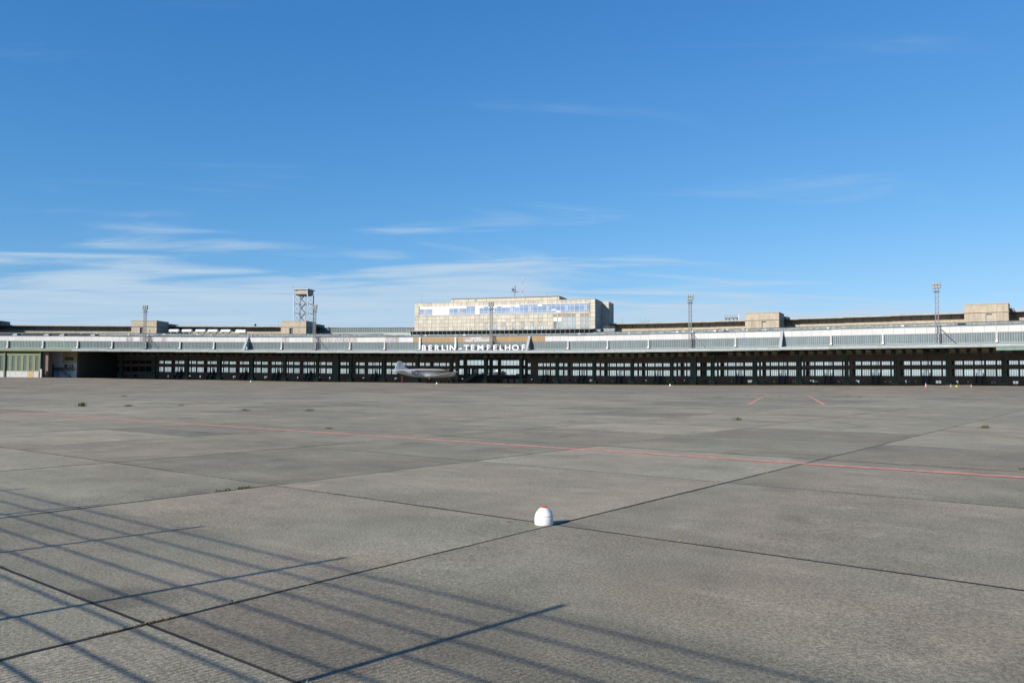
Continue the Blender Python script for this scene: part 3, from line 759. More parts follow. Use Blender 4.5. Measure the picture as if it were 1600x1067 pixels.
root = thing('glazed_hall', 'low blue glazed hall behind the roof beside the office block', 'building', U(8.8, 60, 21))
for k in range(7, 11):
    a, b = (.25, 1) if k == 7 else ((0, .28) if k == 10 else (0, 1))
    Bk = bayM(k)
    put('glass_wall', RB(a, b, 60, 60.2, 20.8, 24.75).mesh('glass_wall', 'band_glass'), root, Bk)
    put('roof_cap', RB(a, b, 59.6, 66, 24.75, 25.0).mesh('roof_cap', 'post'), root, Bk)
    mb = MB(); n = int(14 * (b - a))
    for i in range(n): c = a + (b - a) * (i + .5) / n; rb(mb, c - .004, c + .004, 59.85, 59.98, 21, 24.74)
    rb(mb, a, b, 59.86, 59.97, 21.2, 22.3)
    put('glazing_bars', mb.mesh('glazing_bars', 'mullion'), root, Bk)

TOWER_G = 'stair towers along the roof'
def stair_tower(u0, u1, w0, w1, label, louvres=True, zt=27.0):
    um = (u0 + u1) / 2; F = U(um, w0, 20.6); W = (u1 - u0) * DT * (R + w0); h = W / 2; D = w1 - w0
    root = thing('stair_tower', label, 'building', F, TOWER_G)
    mb = MB(); z0, zb = 0.0, 3.45
    dx = -h * .18 if not louvres else h * .12; dw = h * .14
    # lower storey with a door opening
    mb.box(-h, dx - dw, 0, D, z0, zb); mb.box(dx + dw, h, 0, D, z0, zb); mb.box(dx - dw, dx + dw, .8, D, z0, zb); mb.box(dx - dw, dx + dw, 0, .8, 3.0, zb)
    put('lower_storey', mb.mesh('lower_storey', 'stone_plain'), root, F)
    put('door', MB().box(dx - dw + .05, dx + dw - .05, .6, .78, z0, 2.95).mesh('door', 'shadewall' if not louvres else 'cornice'), root, F)
    put('ledge', MB().box(-h - .25, h + .25, -.35, D + .2, zb, zb + .16).mesh('ledge', 'cornice'), root, F)
    put('upper_storey', MB().box(-h, h, -.05, D, zb + .16, zt - 20.6 - .25).mesh('upper_storey', 'stone_plain'), root, F)
    put('roof_cap', MB().box(-h - .12, h + .12, -.2, D + .1, zt - 20.6 - .25, zt - 20.6).mesh('roof_cap', 'cornice'), root, F)
    if louvres:
        for s in (-.52, .62):
            mb = MB()
            for i in range(8): mb.hexa([(h * (s - .15), -.1, .5 + i * .34), (h * (s + .15), -.1, .5 + i * .34), (h * (s + .15), -.02, .6 + i * .34), (h * (s - .15), -.02, .6 + i * .34), (h * (s - .15), -.1, .62 + i * .34), (h * (s + .15), -.1, .62 + i * .34), (h * (s + .15), -.02, .8 + i * .34), (h * (s - .15), -.02, .8 + i * .34)])
            put('louvre', mb.mesh('louvre', 'stone_plain'), root, F)
    else:
        put('small_window', MB().box(h * .42, h * .5, -.06, -.01, 1.1, 1.7).mesh('small_window', 'shadewall'), root, F)
    put('rear_overhang', MB().box(-h * .6, h + 1.2, D, D + 8, 4.2, zt - 20.6 - .9).mesh('rear_overhang', 'grey_wall'), root, F)
    return root
stair_tower(-3.2, -2.42, 44, 56, 'stair tower behind the roof above the green hangar doors', False, 28.1)
stair_tower(1.95, 2.72, 44, 56, 'buff stair tower beside the row of white roof tanks', False)
stair_tower(6.57, 7.35, 44, 55, 'buff stair tower carrying the steel observation tower', False)
stair_tower(19.66, 20.45, 44, 56, 'buff stair tower with louvres near the black rooftop antenna deck', True)
stair_tower(24.28, 25.08, 44, 56, 'buff louvred stair tower at the thick green fascia end', True, 27.1)

# ---- office block
OA = Vector((-44.454, 362.008, 0)); OT = Vector((0.95090, -0.30949, 0))
OM = frame(OA, OT)
off = thing('office_block', 'tall limestone office block with blue window strip above the sign', 'building', OM @ T((42, 10, 19)))
LEN = 83.7; ZT = 34.6
put('core', MB().box(.1, LEN - .1, .15, 37.8, 18.5, ZT - .1).mesh('core', 'stone_joint'), off, OM)
put('core', MB().box(LEN - .09, LEN + 3.3, 13.1, 24, 18.5, ZT - .2).mesh('core', 'stone_joint'), off, OM)
rows = [22.2, 23.8, 25.4, 27.0, 28.56, 29.2, 33.0, ZT]
tall_w = [65.4 + i * 2.05 for i in range(5)] + [77.3, 79.3]
low_w = [34.1, 38.2, 42.2, 46.8, 50.7, 54.9, 58.9]
mb = MB(); NT = 40; tw = LEN / NT
def hits(x0, x1, z0, z1):
    if 29.0 < (z0 + z1) / 2 < 33.0 and x1 > 2.7 and x0 < 81.0: return True
    for s in tall_w:
        if x0 < s + 1.7 and x1 > s and z0 < 27.2: return True
    for s in low_w:
        if x0 < s + 1.5 and x1 > s and z0 < 23.9: return True
    return False
front_rows = [20.6, 22.2, 23.8, 25.4, 27.0, 28.56, 29.2, 30.3, 31.6, 33.0, ZT]
for z0, z1 in zip(front_rows, front_rows[1:]):
    for i in range(NT):
        x0, x1 = i * tw, (i + 1) * tw
        if 29.0 < (z0 + z1) / 2 < 33.0 and x1 > 2.7 and x0 < 81.0: continue
        segs = [(x0 + .04, x1 - .04)]
        for a_, b_ in [(q, q + 1.72) for q in tall_w if z0 < 27.2] + [(q, q + 1.52) for q in low_w if z0 < 24.9]:
            segs = [t_ for p_, r_ in segs for t_ in ((p_, min(r_, a_ - .02)), (max(p_, b_), r_)) if t_[1] - t_[0] > .08]
        for p_, r_ in segs:
            if (z0, z1) == (23.8, 25.4) and any(p_ < q + 1.7 and r_ > q - .1 for q in low_w): pass
            mb.box(p_, r_, 0, .14, z0 + .04, z1 - .04)
put('front_tiles', mb.mesh('front_tiles', 'stone'), off, OM, kind='stuff')
mb = MB()
for z0, z1 in zip(front_rows, front_rows[1:]):
    for i in range(6): mb.box(LEN - .09, LEN, .15 + i * 2.15 + .03, .15 + i * 2.15 + 2.12, z0 + .03, z1 - .03)
    for i in range(2): mb.box(LEN + .02 + i * 1.6, LEN + 1.58 + i * 1.6, 12.98, 13.09, z0 + .03, z1 - .03)
    for i in range(5): mb.box(LEN + 3.31, LEN + 3.4, 13.1 + i * 2.15 + .03, 13.1 + i * 2.15 + 2.12, z0 + .03, z1 - .03)
put('side_tiles', mb.mesh('side_tiles', 'stone'), off, OM, kind='stuff')
put('coping', MB().box(-.1, LEN + .1, -.1, 38, ZT, ZT + .15).mesh('coping', 'cornice'), off, OM)
# window strip
put('strip_frame', MB().box(2.6, 81.05, -.12, .05, 32.85, 33.05).box(2.6, 81.05, -.18, .05, 29.1, 29.3).mesh('strip_frame', 'white'), off, OM)
nW = 38; ww = (81.0 - 2.65) / nW
rw = random.Random(11)
for i in range(nW):
    s0 = 2.65 + i * ww; s1 = s0 + ww; sm = (s0 + s1) / 2
    blank = 8.7 < sm < 17.3 or 29.7 < sm < 31.8
    ztop = 32.85 if sm > 50.4 else (31.9 if sm < 9 or sm < 24 else (32.8 if 25.5 < sm < 29.7 else 31.9 + .5 * (i % 3 == 0)))
    if blank:
        put('blank_panel', MB().box(s0 + .03, s1 - .03, -.02, .10, 29.3, 32.85).mesh('blank_panel', 'white'), off, OM); continue
    mb = MB().box(s0, s0 + .06, -.05, .1, 29.3, ztop).box(s1 - .06, s1, -.05, .1, 29.3, ztop).box(s0 + .1, s1 - .1, -.05, .1, 30.0, 30.12)
    if sm > 50: mb.box(s0 + .1, s1 - .1, -.05, .1, 32.05, 32.17)
    if i % 4 == 1: mb.box(s0 + .9, s0 + 1.1, -.06, .1, 30.12, ztop - .8 if sm > 50 else ztop)
    if i % 4 == 1: mb.box(s0 + .3, s0 + .5, -.06, .1, 30.12, ztop - .8 if sm > 50 else ztop)
    w = put('window', mb.mesh('window', 'white'), off, OM)
    put('pane', MB().box(s0 + .02, s1 - .02, .06, .11, 29.3, ztop).mesh('pane', 'office_glass'), w, OM)
    if ztop < 32.8: put('blank_panel', MB().box(s0 + .02, s1 - .02, -.02, .10, ztop + .01, 32.85).mesh('blank_panel', 'white'), off, OM)
    elif rw.random() < .35:
        z = rw.choice((29.35, 30.15, 32.2)); put('blind', MB().box(s0 + .15, s1 - .15, .01, .05, z, z + .62).mesh('blind', 'white'), w, OM)
for s in tall_w:
    mb = MB().box(s, s + .12, -.05, .15, 22.4, 27.2).box(s + 1.58, s + 1.7, -.05, .15, 22.4, 27.2).box(s + .12, s + 1.58, -.05, .15, 25.3, 25.42).box(s, s + 1.7, -.05, .15, 27.2, 27.3)
    w = put('window', mb.mesh('window', 'stone_plain'), off, OM)
    put('pane', MB().box(s + .1, s + 1.6, .06, .14, 22.4, 27.2).mesh('pane', 'win_glass'), w, OM)
    if s < 68: put('blind', MB().box(s + .12, s + 1.58, .0, .05, 25.42, 27.2).mesh('blind', 'white'), w, OM)
for s in low_w:
    mb = MB().box(s, s + .1, -.05, .15, 22.4, 24.9).box(s + 1.4, s + 1.5, -.05, .15, 22.4, 24.9).box(s, s + 1.5, -.05, .15, 24.9, 25.0)
    w = put('window', mb.mesh('window', 'stone_plain'), off, OM)
    put('pane', MB().box(s + .08, s + 1.42, .06, .14, 22.4, 24.9).mesh('pane', 'win_glass'), w, OM)
# penthouse
pent = put('penthouse', MB().box(15.6, 66.4, 6, 19, 34.7, 36.75).mesh('penthouse', 'stone'), off, OM)
put('penthouse_roof', MB().box(15.4, 66.6, 5.7, 19.3, 36.75, 36.98).mesh('penthouse_roof', 'steel_dark'), pent, OM)
for s in (16.6, 23.8, 32.4, 50.8, 58.2, 65.4): put('joint_strip', MB().box(s, s + .14, 5.9, 5.99, 34.7, 36.74).mesh('joint_strip', 'stone_joint'), pent, OM)
put('small_window', MB().box(26.6, 27.9, 5.9, 5.99, 35.7, 36.3).mesh('small_window', 'office_glass'), pent, OM)
# terrace in front
mb = MB().box(-.8, 84.5, -7, -.02, 21.5, 21.8)
ter = put('terrace', mb.mesh('terrace', 'roof_edge'), off, OM)
put('terrace_wall', MB().box(0, 84, -4.0, -3.6, 18.6, 21.48).mesh('terrace_wall', 'shadewall'), ter, OM)  # shade under the terrace put into the dark wall colour
mb = MB()
for i in range(41): mb.box(.2 + i * 2.06, .28 + i * 2.06, -6.9, -6.75, 19.8, 21.49)
put('terrace_posts', mb.mesh('terrace_posts', 'mullion'), ter, OM)
mb = MB()
for i in range(60): mb.box(-.6 + i * 1.43, -.55 + i * 1.43, -6.9, -6.85, 21.8, 22.9)
mb.box(-.7, 84.4, -6.92, -6.86, 22.88, 22.94); mb.box(-.7, 84.4, -6.92, -6.88, 22.4, 22.43)
put('terrace_railing', mb.mesh('terrace_railing', 'steel'), ter, OM)
def small_box(name, label, cat, F, sx, sy, sz, m, extra=None, group=None):
    mb = MB().box(-sx / 2, sx / 2, 0, sy, .12, sz); mb.box(-sx / 2 + .1, -sx / 2 + .2, .05, sy - .05, 0, .12); mb.box(sx / 2 - .2, sx / 2 - .1, .05, sy - .05, 0, .12)
    root = thing(name, label, cat, F, group)
    put('casing', mb.mesh('casing', m), root, F)
    n = max(1, int(sx / .9))
    for i in range(n):
        c = -sx / 2 + sx * (i + .5) / n
        put('fan_grille', MB().tube((c, -.03, sz * .55), (c, .02, sz * .55), sz * .30, n=14).mesh('fan_grille', 'shadewall'), root, F)
    return root
for s, sx, lb in ((28.2, 2.2, 'white roof unit on the terrace beside a rusty pipe'), (44.6, 1.9, 'white cooling unit on the terrace behind the floodlight mast'), (57.2, 2.4, 'two fan white cooling unit next to the wider one on the terrace'), (61.7, 2.6, 'widest white cooling unit beside the tall office windows')):
    small_box('cooling_unit', lb, 'cooling unit', OM @ T((s, -4.6, 21.8)), sx, .9, 1.1, 'white', group='cooling units on the office terrace')
F = OM @ T((88, -3, 20.4)); root = thing('roof_plant', 'grey rooftop air plant with railings beside the dark office end wall', 'air plant', F)
put('casing', MB().box(-6, -1.5, 0, 3, 0, 1.0).box(0, 4.5, 0, 3, 0, 1.3).mesh('casing', 'roof_edge'), root, F)
put('top_deck', MB().box(-6.2, -1.3, -.1, 3.1, 1.0, 1.12).box(-.2, 4.7, -.1, 3.1, 1.3, 1.42).mesh('top_deck', 'white'), root, F)
mb = MB()
for i in range(6): mb.box(i * .9 - .1, i * .9 - .04, 0, .06, 1.42, 2.5)
mb.box(-.1, 4.5, 0, .06, 2.45, 2.5); mb.box(-.1, 4.5, 0, .06, 1.95, 2.0)
put('railing', mb.mesh('railing', 'steel_dark'), root, F)

# ---- aerials on the office roof
F = OM @ T((44.7, 10, 36.98)) @ Matrix.Scale(.78, 4)
root = thing('radar_scanner', 'dark radar scanner on a short mast on the office roof', 'radar', F)
put('mast', MB().tube((0, 0, 0), (0, 0, 3.4), .12).tube((0, 0, 2.6), (0, 0, 3.0), .3).mesh('mast', 'stair'), root, F)
put('platform', MB().box(-2.2, 2.2, -.5, .5, 3.4, 3.62).mesh('platform', 'stair'), root, F)
put('antenna_head', MB().box(-.35, .55, -.4, .4, 3.62, 5.2).box(-.1, .35, -.3, .3, 5.2, 7.0).mesh('antenna_head', 'stair'), root, F)
put('dish', MB().lathe([(.2, -.5), (.75, -.3), (.9, .2), (.8, .5)], 14).mesh('dish', 'stair'), root, F @ T((-1.3, 0, 4.9)) @ Matrix.Rotation(rad(70), 4, 'Y'))
F = OM @ T((48.4, 10, 36.98))
root = thing('radio_mast', 'thin red and white radio mast on the office roof', 'antenna', F)
for i in range(5): put('mast_section', MB().tube((0, 0, i * 1.9), (0, 0, i * 1.9 + 1.88), .11 - i * .012, n=8).mesh('mast_section', 'white' if i % 2 == 0 else 'red_white'), root, F)
def whip(F, h, label, cross=False):
    root = thing('whip_antenna', label, 'antenna', F)
    put('rod', MB().tube((0, 0, 0), (0, 0, h), .05, .03, n=6).mesh('rod', 'steel'), root, F)
    put('foot', MB().box(-.2, .2, -.2, .2, 0, .12).mesh('foot', 'steel_dark'), root, F)
    if cross: put('cross_arm', MB().box(-.7, .7, -.04, .04, h - .25, h - .17).mesh('cross_arm', 'steel'), root, F)
whip(OM @ T((2.2, 3, 34.75)), 4.8, 'tall slender whip antenna on the office roof corner above the glazed hall')
whip(OM @ T((60.0, 10, 36.98)), 2.0, 'short T shaped antenna on the penthouse roof past the radio mast', True)
whip(OM @ T((83.2, 2, 34.75)), 1.9, 'short rod antenna on the office roof corner above the dark end wall')
whip(U(5.98, 62, 25.5), 3.2, 'rod antenna on the cornice between the roof tanks and the observation tower')
whip(U(16.3, 62, 25.5), 2.4, 'single rod antenna on the cornice beside the dark office end wall')
F = U(16.9, 62, 25.45); root = thing('antenna_cluster', 'cluster of thin antennas on the cornice between office block and black antenna deck', 'antenna', F)
mb = MB().box(-1.8, 1.8, -.1, .1, 0, .25)
for x, h in ((-1.7, 1.6), (-.8, 1.1), (.1, 1.9), (.9, 1.2), (1.7, 1.5)): mb.tube((x, 0, .2), (x, 0, h), .05, n=6)
put('rods', mb.mesh('rods', 'steel_dark'), root, F)
F = U(19.12, 62, 25.45); root = thing('antenna_deck', 'black railed antenna deck standing on the cornice', 'antenna deck', F)
put('deck', MB().box(-2.6, 2.6, -1, 1, .9, 1.35).mesh('deck', 'steel_dark'), root, F)
mb = MB()
for x in (-2.3, -1, .8, 2.2): mb.box(x, x + .3, -.5, .5, 0, .9)
put('legs', mb.mesh('legs', 'steel_dark'), root, F)
mb = MB()
for i in range(9): mb.box(-2.6 + i * .65, -2.54 + i * .65, -.95, -.9, 1.35, 2.3)
mb.box(-2.6, 2.65, -.96, -.9, 2.25, 2.32); mb.box(-2.6, 2.65, -.96, -.9, 1.8, 1.85)
put('railing', mb.mesh('railing', 'steel_dark'), root, F)
put('white_aerial', MB().box(2.9, 3.2, -.2, .2, .6, 2.4).mesh('white_aerial', 'white'), root, F)

# ---- observation tower on the stair tower
F = U(7.0, 50, 26.6)
root = thing('observation_tower', 'open steel tower with boxed cabin and zigzag stairs on the roof', 'tower', F)
hx, dy = 3.45, 7.0
for x in (-hx, hx):
    for y in (0, dy): put('leg', MB().box(x - .2, x + .2, y - .2, y + .2, 0, 13.6).mesh('leg', 'tower_paint'), root, F)
mb = MB()
for z in (4.6, 9.1):
    for y in (0, dy): mb.bar((-hx, y, z), (hx * -.2, y, z), .22); mb.bar((hx * .55, y, z), (hx, y, z), .22)
    for x in (-hx, hx): mb.bar((x, 0, z), (x, dy, z), .2)
for z in (0.1, 4.6, 9.1):
    zt = min(z + 4.5, 13.4)
    for x in (-hx, hx): mb.bar((x, 0, z), (x, dy, zt), .07); mb.bar((x, dy, z), (x, 0, zt), .07)
put('bracing', mb.mesh('bracing', 'steel'), root, F)
mb = MB()
for i in range(6):
    z = i * 2.25; s = 1 if i % 2 else -1
    mb.hexa([(s * -1.3, 2.5, z), (s * -1.3, 3.6, z), (s * 1.0, 3.6, z + 2.25), (s * 1.0, 2.5, z + 2.25), (s * -1.3, 2.5, z + .2), (s * -1.3, 3.6, z + .2), (s * 1.0, 3.6, z + 2.45), (s * 1.0, 2.5, z + 2.45)])
    mb.bar((s * -1.3, 2.5, z + 1.0), (s * 1.0, 2.5, z + 3.2), .07); mb.box(s * 1.0 - .5, s * 1.0 + .5, 2.4, 3.7, z + 2.25, z + 2.38)
for x in (-1.5, 1.4):
    for y in (2.4, 3.7): mb.box(x - .07, x + .07, y - .07, y + .07, 0, 13.5)
put('stair', mb.mesh('stair', 'steel'), root, F)
cab = put('cabin', MB().box(-3.3, 3.3, -.1, dy + .1, 13.6, 15.7).mesh('cabin', 'cornice'), root, F)
put('cabin_base', MB().box(-2.8, 2.8, .6, dy - .6, 13.1, 13.6).mesh('cabin_base', 'steel_dark'), cab, F)
put('cabin_window', MB().box(-2.3, -1.6, -.16, -.11, 15.0, 15.6).mesh('cabin_window', 'navy'), cab, F)
put('corner_trim', MB().box(3.1, 3.45, -.2, -.11, 13.2, 15.7).mesh('corner_trim', 'tower_paint'), cab, F)
put('roof_slab', MB().box(-3.9, 3.9, -.7, dy + .7, 15.7, 16.05).mesh('roof_slab', 'tower_paint'), cab, F)
mb = MB()
for i in range(9):
    for y in (-.65, dy + .6): mb.box(-3.85 + i * .95, -3.80 + i * .95, y, y + .05, 16.05, 16.9)
for y in (-.65, dy + .6): mb.box(-3.85, 3.85, y, y + .05, 16.85, 16.9)
mb.tube((-3.7, -.6, 16.05), (-3.7, -.6, 18.2), .05, n=6)
put('railing', mb.mesh('railing', 'steel'), cab, F)

# ---- floodlight masts
def mast(u, label, m, h=17.4):
    F = U(u, -1.7, 11.95)
    root = thing('floodlight_mast', label, 'floodlight mast', F, 'floodlight masts on the canopy edge')
    mb = MB(); a = .42; n = 22
    for x in (-a, a):
        for y in (-a, a): mb.box(x - .06, x + .06, y - .06, y + .06, 0, h)
    for i in range(n):
        z = h * i / n; z2 = h * (i + 1) / n
        for y in (-a, a): mb.bar((-a, y, z), (a, y, z2), .05) if i % 2 else mb.bar((a, y, z), (-a, y, z2), .05); mb.box(-a, a, y - .03, y + .03, z2 - .04, z2)
        for x in (-a, a): mb.bar((x, -a, z), (x, a, z2), .05) if i % 2 else mb.bar((x, a, z), (x, -a, z2), .05)
    put('lattice', mb.mesh('lattice', m), root, F)
    put('foot', MB().box(-.7, .7, -.7, .7, -.3, .25).mesh('foot', m), root, F)
    mb = MB().box(-.85, .85, -.85, .85, h - 1.9, h - 1.75).box(-1.1, 1.1, -.08, .08, h - .9, h - .75).box(-1.1, 1.1, -.08, .08, h - .1, h + .05)
    mb.box(-.9, .9, -.9, -.85, h - .95, h - .85); mb.box(-.06, .06, -.06, .06, h - .5, h + .9)
    put('head_frame', mb.mesh('head_frame', 'steel_dark'), root, F)
    for r in range(2):
        for c in (-.78, 0, .78):
            z = h - .45 + r * .95
            fl = put('floodlight', MB().box(c - .33, c + .33, -.55, .05, z - .35, z + .35).mesh('floodlight', 'steel_dark'), root, F)
            put('lens', MB().box(c - .28, c + .28, -.6, -.56, z - .3, z + .3).mesh('lens', 'lamp_face'), fl, F)
    mb = MB()
    for d in (-.25, .25): mb.bar((.4, d, 5.2), (5.0, d, .2), .12)
    for i in range(7): t = i / 7; mb.bar((.4 + 4.6 * t, -.25, 5.2 - 5 * t), (.4 + 4.6 * (t + .14), .25, 5.2 - 5 * (t + .14)), .05)
    put('stay', mb.mesh('stay', m), root, F)
mast(4, 'lattice floodlight mast beside the stair tower with roof tanks', 'steel')
mast(9, 'lattice floodlight mast beside the observation tower', 'steel')
mast(14, 'lattice floodlight mast standing in the airport name sign', 'steel_dark')
mast(19, 'lattice floodlight mast near the black antenna deck', 'steel')
mast(24, 'lattice floodlight mast beside the stair tower at the hangar doors end', 'steel')

# ---- white roof tanks
TANK = ['white roof tank lying next to the stair tower', 'second white roof tank counted from the stair tower', 'middle one of the five white roof tanks', 'fourth white roof tank counted from the stair tower', 'white roof tank lying next to the white roof cabin']
for i, x in enumerate((3.18, 3.58, 4.0, 4.38, 4.78)):
    F = U(x, 47, 20.9)
    root = thing('roof_tank', TANK[i], 'tank', F, 'white tanks on the roof')
    put('barrel', MB().tube((-2.3, 0, 1.35), (2.3, 0, 1.35), .82, n=18).tube((-2.6, 0, 1.35), (-2.3, 0, 1.35), .55, .82, 18).tube((2.3, 0, 1.35), (2.6, 0, 1.35), .82, .55, 18).mesh('barrel', 'white'), root, F)
    for s in (-1.5, 1.5): put('saddle', MB().box(s - .15, s + .15, -.6, .6, -.1, .8).mesh('saddle', 'roof_edge'), root, F)
    put('vent_pipe', MB().tube((.9, 0, 2.1), (.9, 0, 2.7), .1, n=8).mesh('vent_pipe', 'steel'), root, F)
F = U(5.24, 47, 20.9); root = thing('roof_cabin', 'white roof cabin with three dark openings at the end of the tanks', 'cabin', F)
put('shell', MB().hexa([(-2.6, -.8, .7), (2.6, -.8, .7), (2.6, .8, .7), (-2.6, .8, .7), (-2.1, -.7, 2.1), (2.6, -.7, 2.0), (2.6, .7, 2.0), (-2.1, .7, 2.1)]).mesh('shell', 'white'), root, F)
put('base', MB().box(-2.7, 2.6, -.7, .7, -.1, .68).mesh('base', 'cornice'), root, F)
for s in (-.4, .5, 1.6): put('opening', MB().box(s, s + .6, -.82, -.71, .1, .65).mesh('opening', 'shadewall'), root, F)

# ---- conifer showing above the cornice
tp = Vector((-150.5, 466, 0)); F = T((tp.x, tp.y, 0))
root = thing('conifer_tree', 'small pointed conifer top rising behind the long low wing', 'tree', F)
put('trunk', MB().tube((0, 0, -1), (0, 0, 31), .5, .04, 8).mesh('trunk', 'bark'), root, F)
mb = MB(); rr = random.Random(2)
for i in range(2600):
    t = rr.random() ** .8; z = 5 + 26.8 * t; rmax = 4.2 * (1 - t) ** .85 + .1; a = rr.uniform(0, 6.283); r = rmax * rr.random() ** .45
    c = Vector((r * math.cos(a), r * math.sin(a), z - r * .25)); d = Vector((math.cos(a), math.sin(a), -.3)) * rr.uniform(.3, .7); s = Vector((-math.sin(a), math.cos(a), rr.uniform(-.4, .4))) * rr.uniform(.1, .25)
    mb.pts([c - s, c + d, c + s], [(0, 1, 2)])
put('crown', mb.mesh('crown', 'needles'), root, F)

# ================================================================== SIGN
sign = thing('airport_sign', 'row of white letters spelling Berlin-Tempelhof along the canopy edge', 'sign', U(13.45, -1.6, 11.95))
def glyph(ch, size, depth=.12, bold=.03):
    cu = bpy.data.curves.new('letter', 'FONT'); cu.body = ch; cu.size = size; cu.extrude = depth; cu.offset = bold; cu.align_x = 'CENTER'; cu.resolution_u = 3
    ob = bpy.data.objects.new('tmp', cu); COL.objects.link(ob)
    dg = bpy.context.evaluated_depsgraph_get()
    me = bpy.data.meshes.new_from_object(ob.evaluated_get(dg)); bpy.data.objects.remove(ob)
    return me
LET = [('B', 662.5), ('E', 672.5), ('R', 683), ('L', 693), ('I', 699.2), ('N', 707.5), ('-', 719.3), ('T', 729.2), ('E', 738.7), ('M', 751), ('P', 763.8), ('E', 773.8), ('L', 783.6), ('H', 793.5), ('O', 805.5), ('F', 818)]
def u_of_px(px, w):
    best = None
    lo, hi = 5.0, 22.0
    for _ in range(40):
        m_ = (lo + hi) / 2
        if cam_px(P(m_, w, 13))[0] < px: lo = m_
        else: hi = m_
    return lo
for ch, px in LET:
    u = u_of_px(px - .1, -1.5)
    me = cached(('let', ch), lambda: glyph(ch, 3.0, .15, .055)); me.materials.clear(); me.materials.append(M['letter'])
    put('letter', me, sign, U(u, -1.5, 11.82) @ Matrix.Rotation(rad(90), 4, 'X') @ Matrix.Diagonal((1.18 if ch != '-' else 1.9, 1, 1, 1)) @ (T((0, .0, 0))))
for k in (12, 13, 14):
    put('sign_rail', RB(.04, .98 if k < 14 else .9, -1.45, -1.38, 12.2, 12.28).mesh('sign_rail', 'steel'), sign, bayM(k))
for txt, z, u in (('164 FEET', 16.18, 13.55), ('FIELD  ELEVATION', 15.30, 13.60)):
    me = glyph(txt, 1.05, .01, .012); me.materials.clear(); me.materials.append(M['letter'])
    put('elevation_lettering', me, term, U(u, -.16, z) @ Matrix.Rotation(rad(90), 4, 'X') @ Matrix.Diagonal((1.18, 1, 1, 1)))

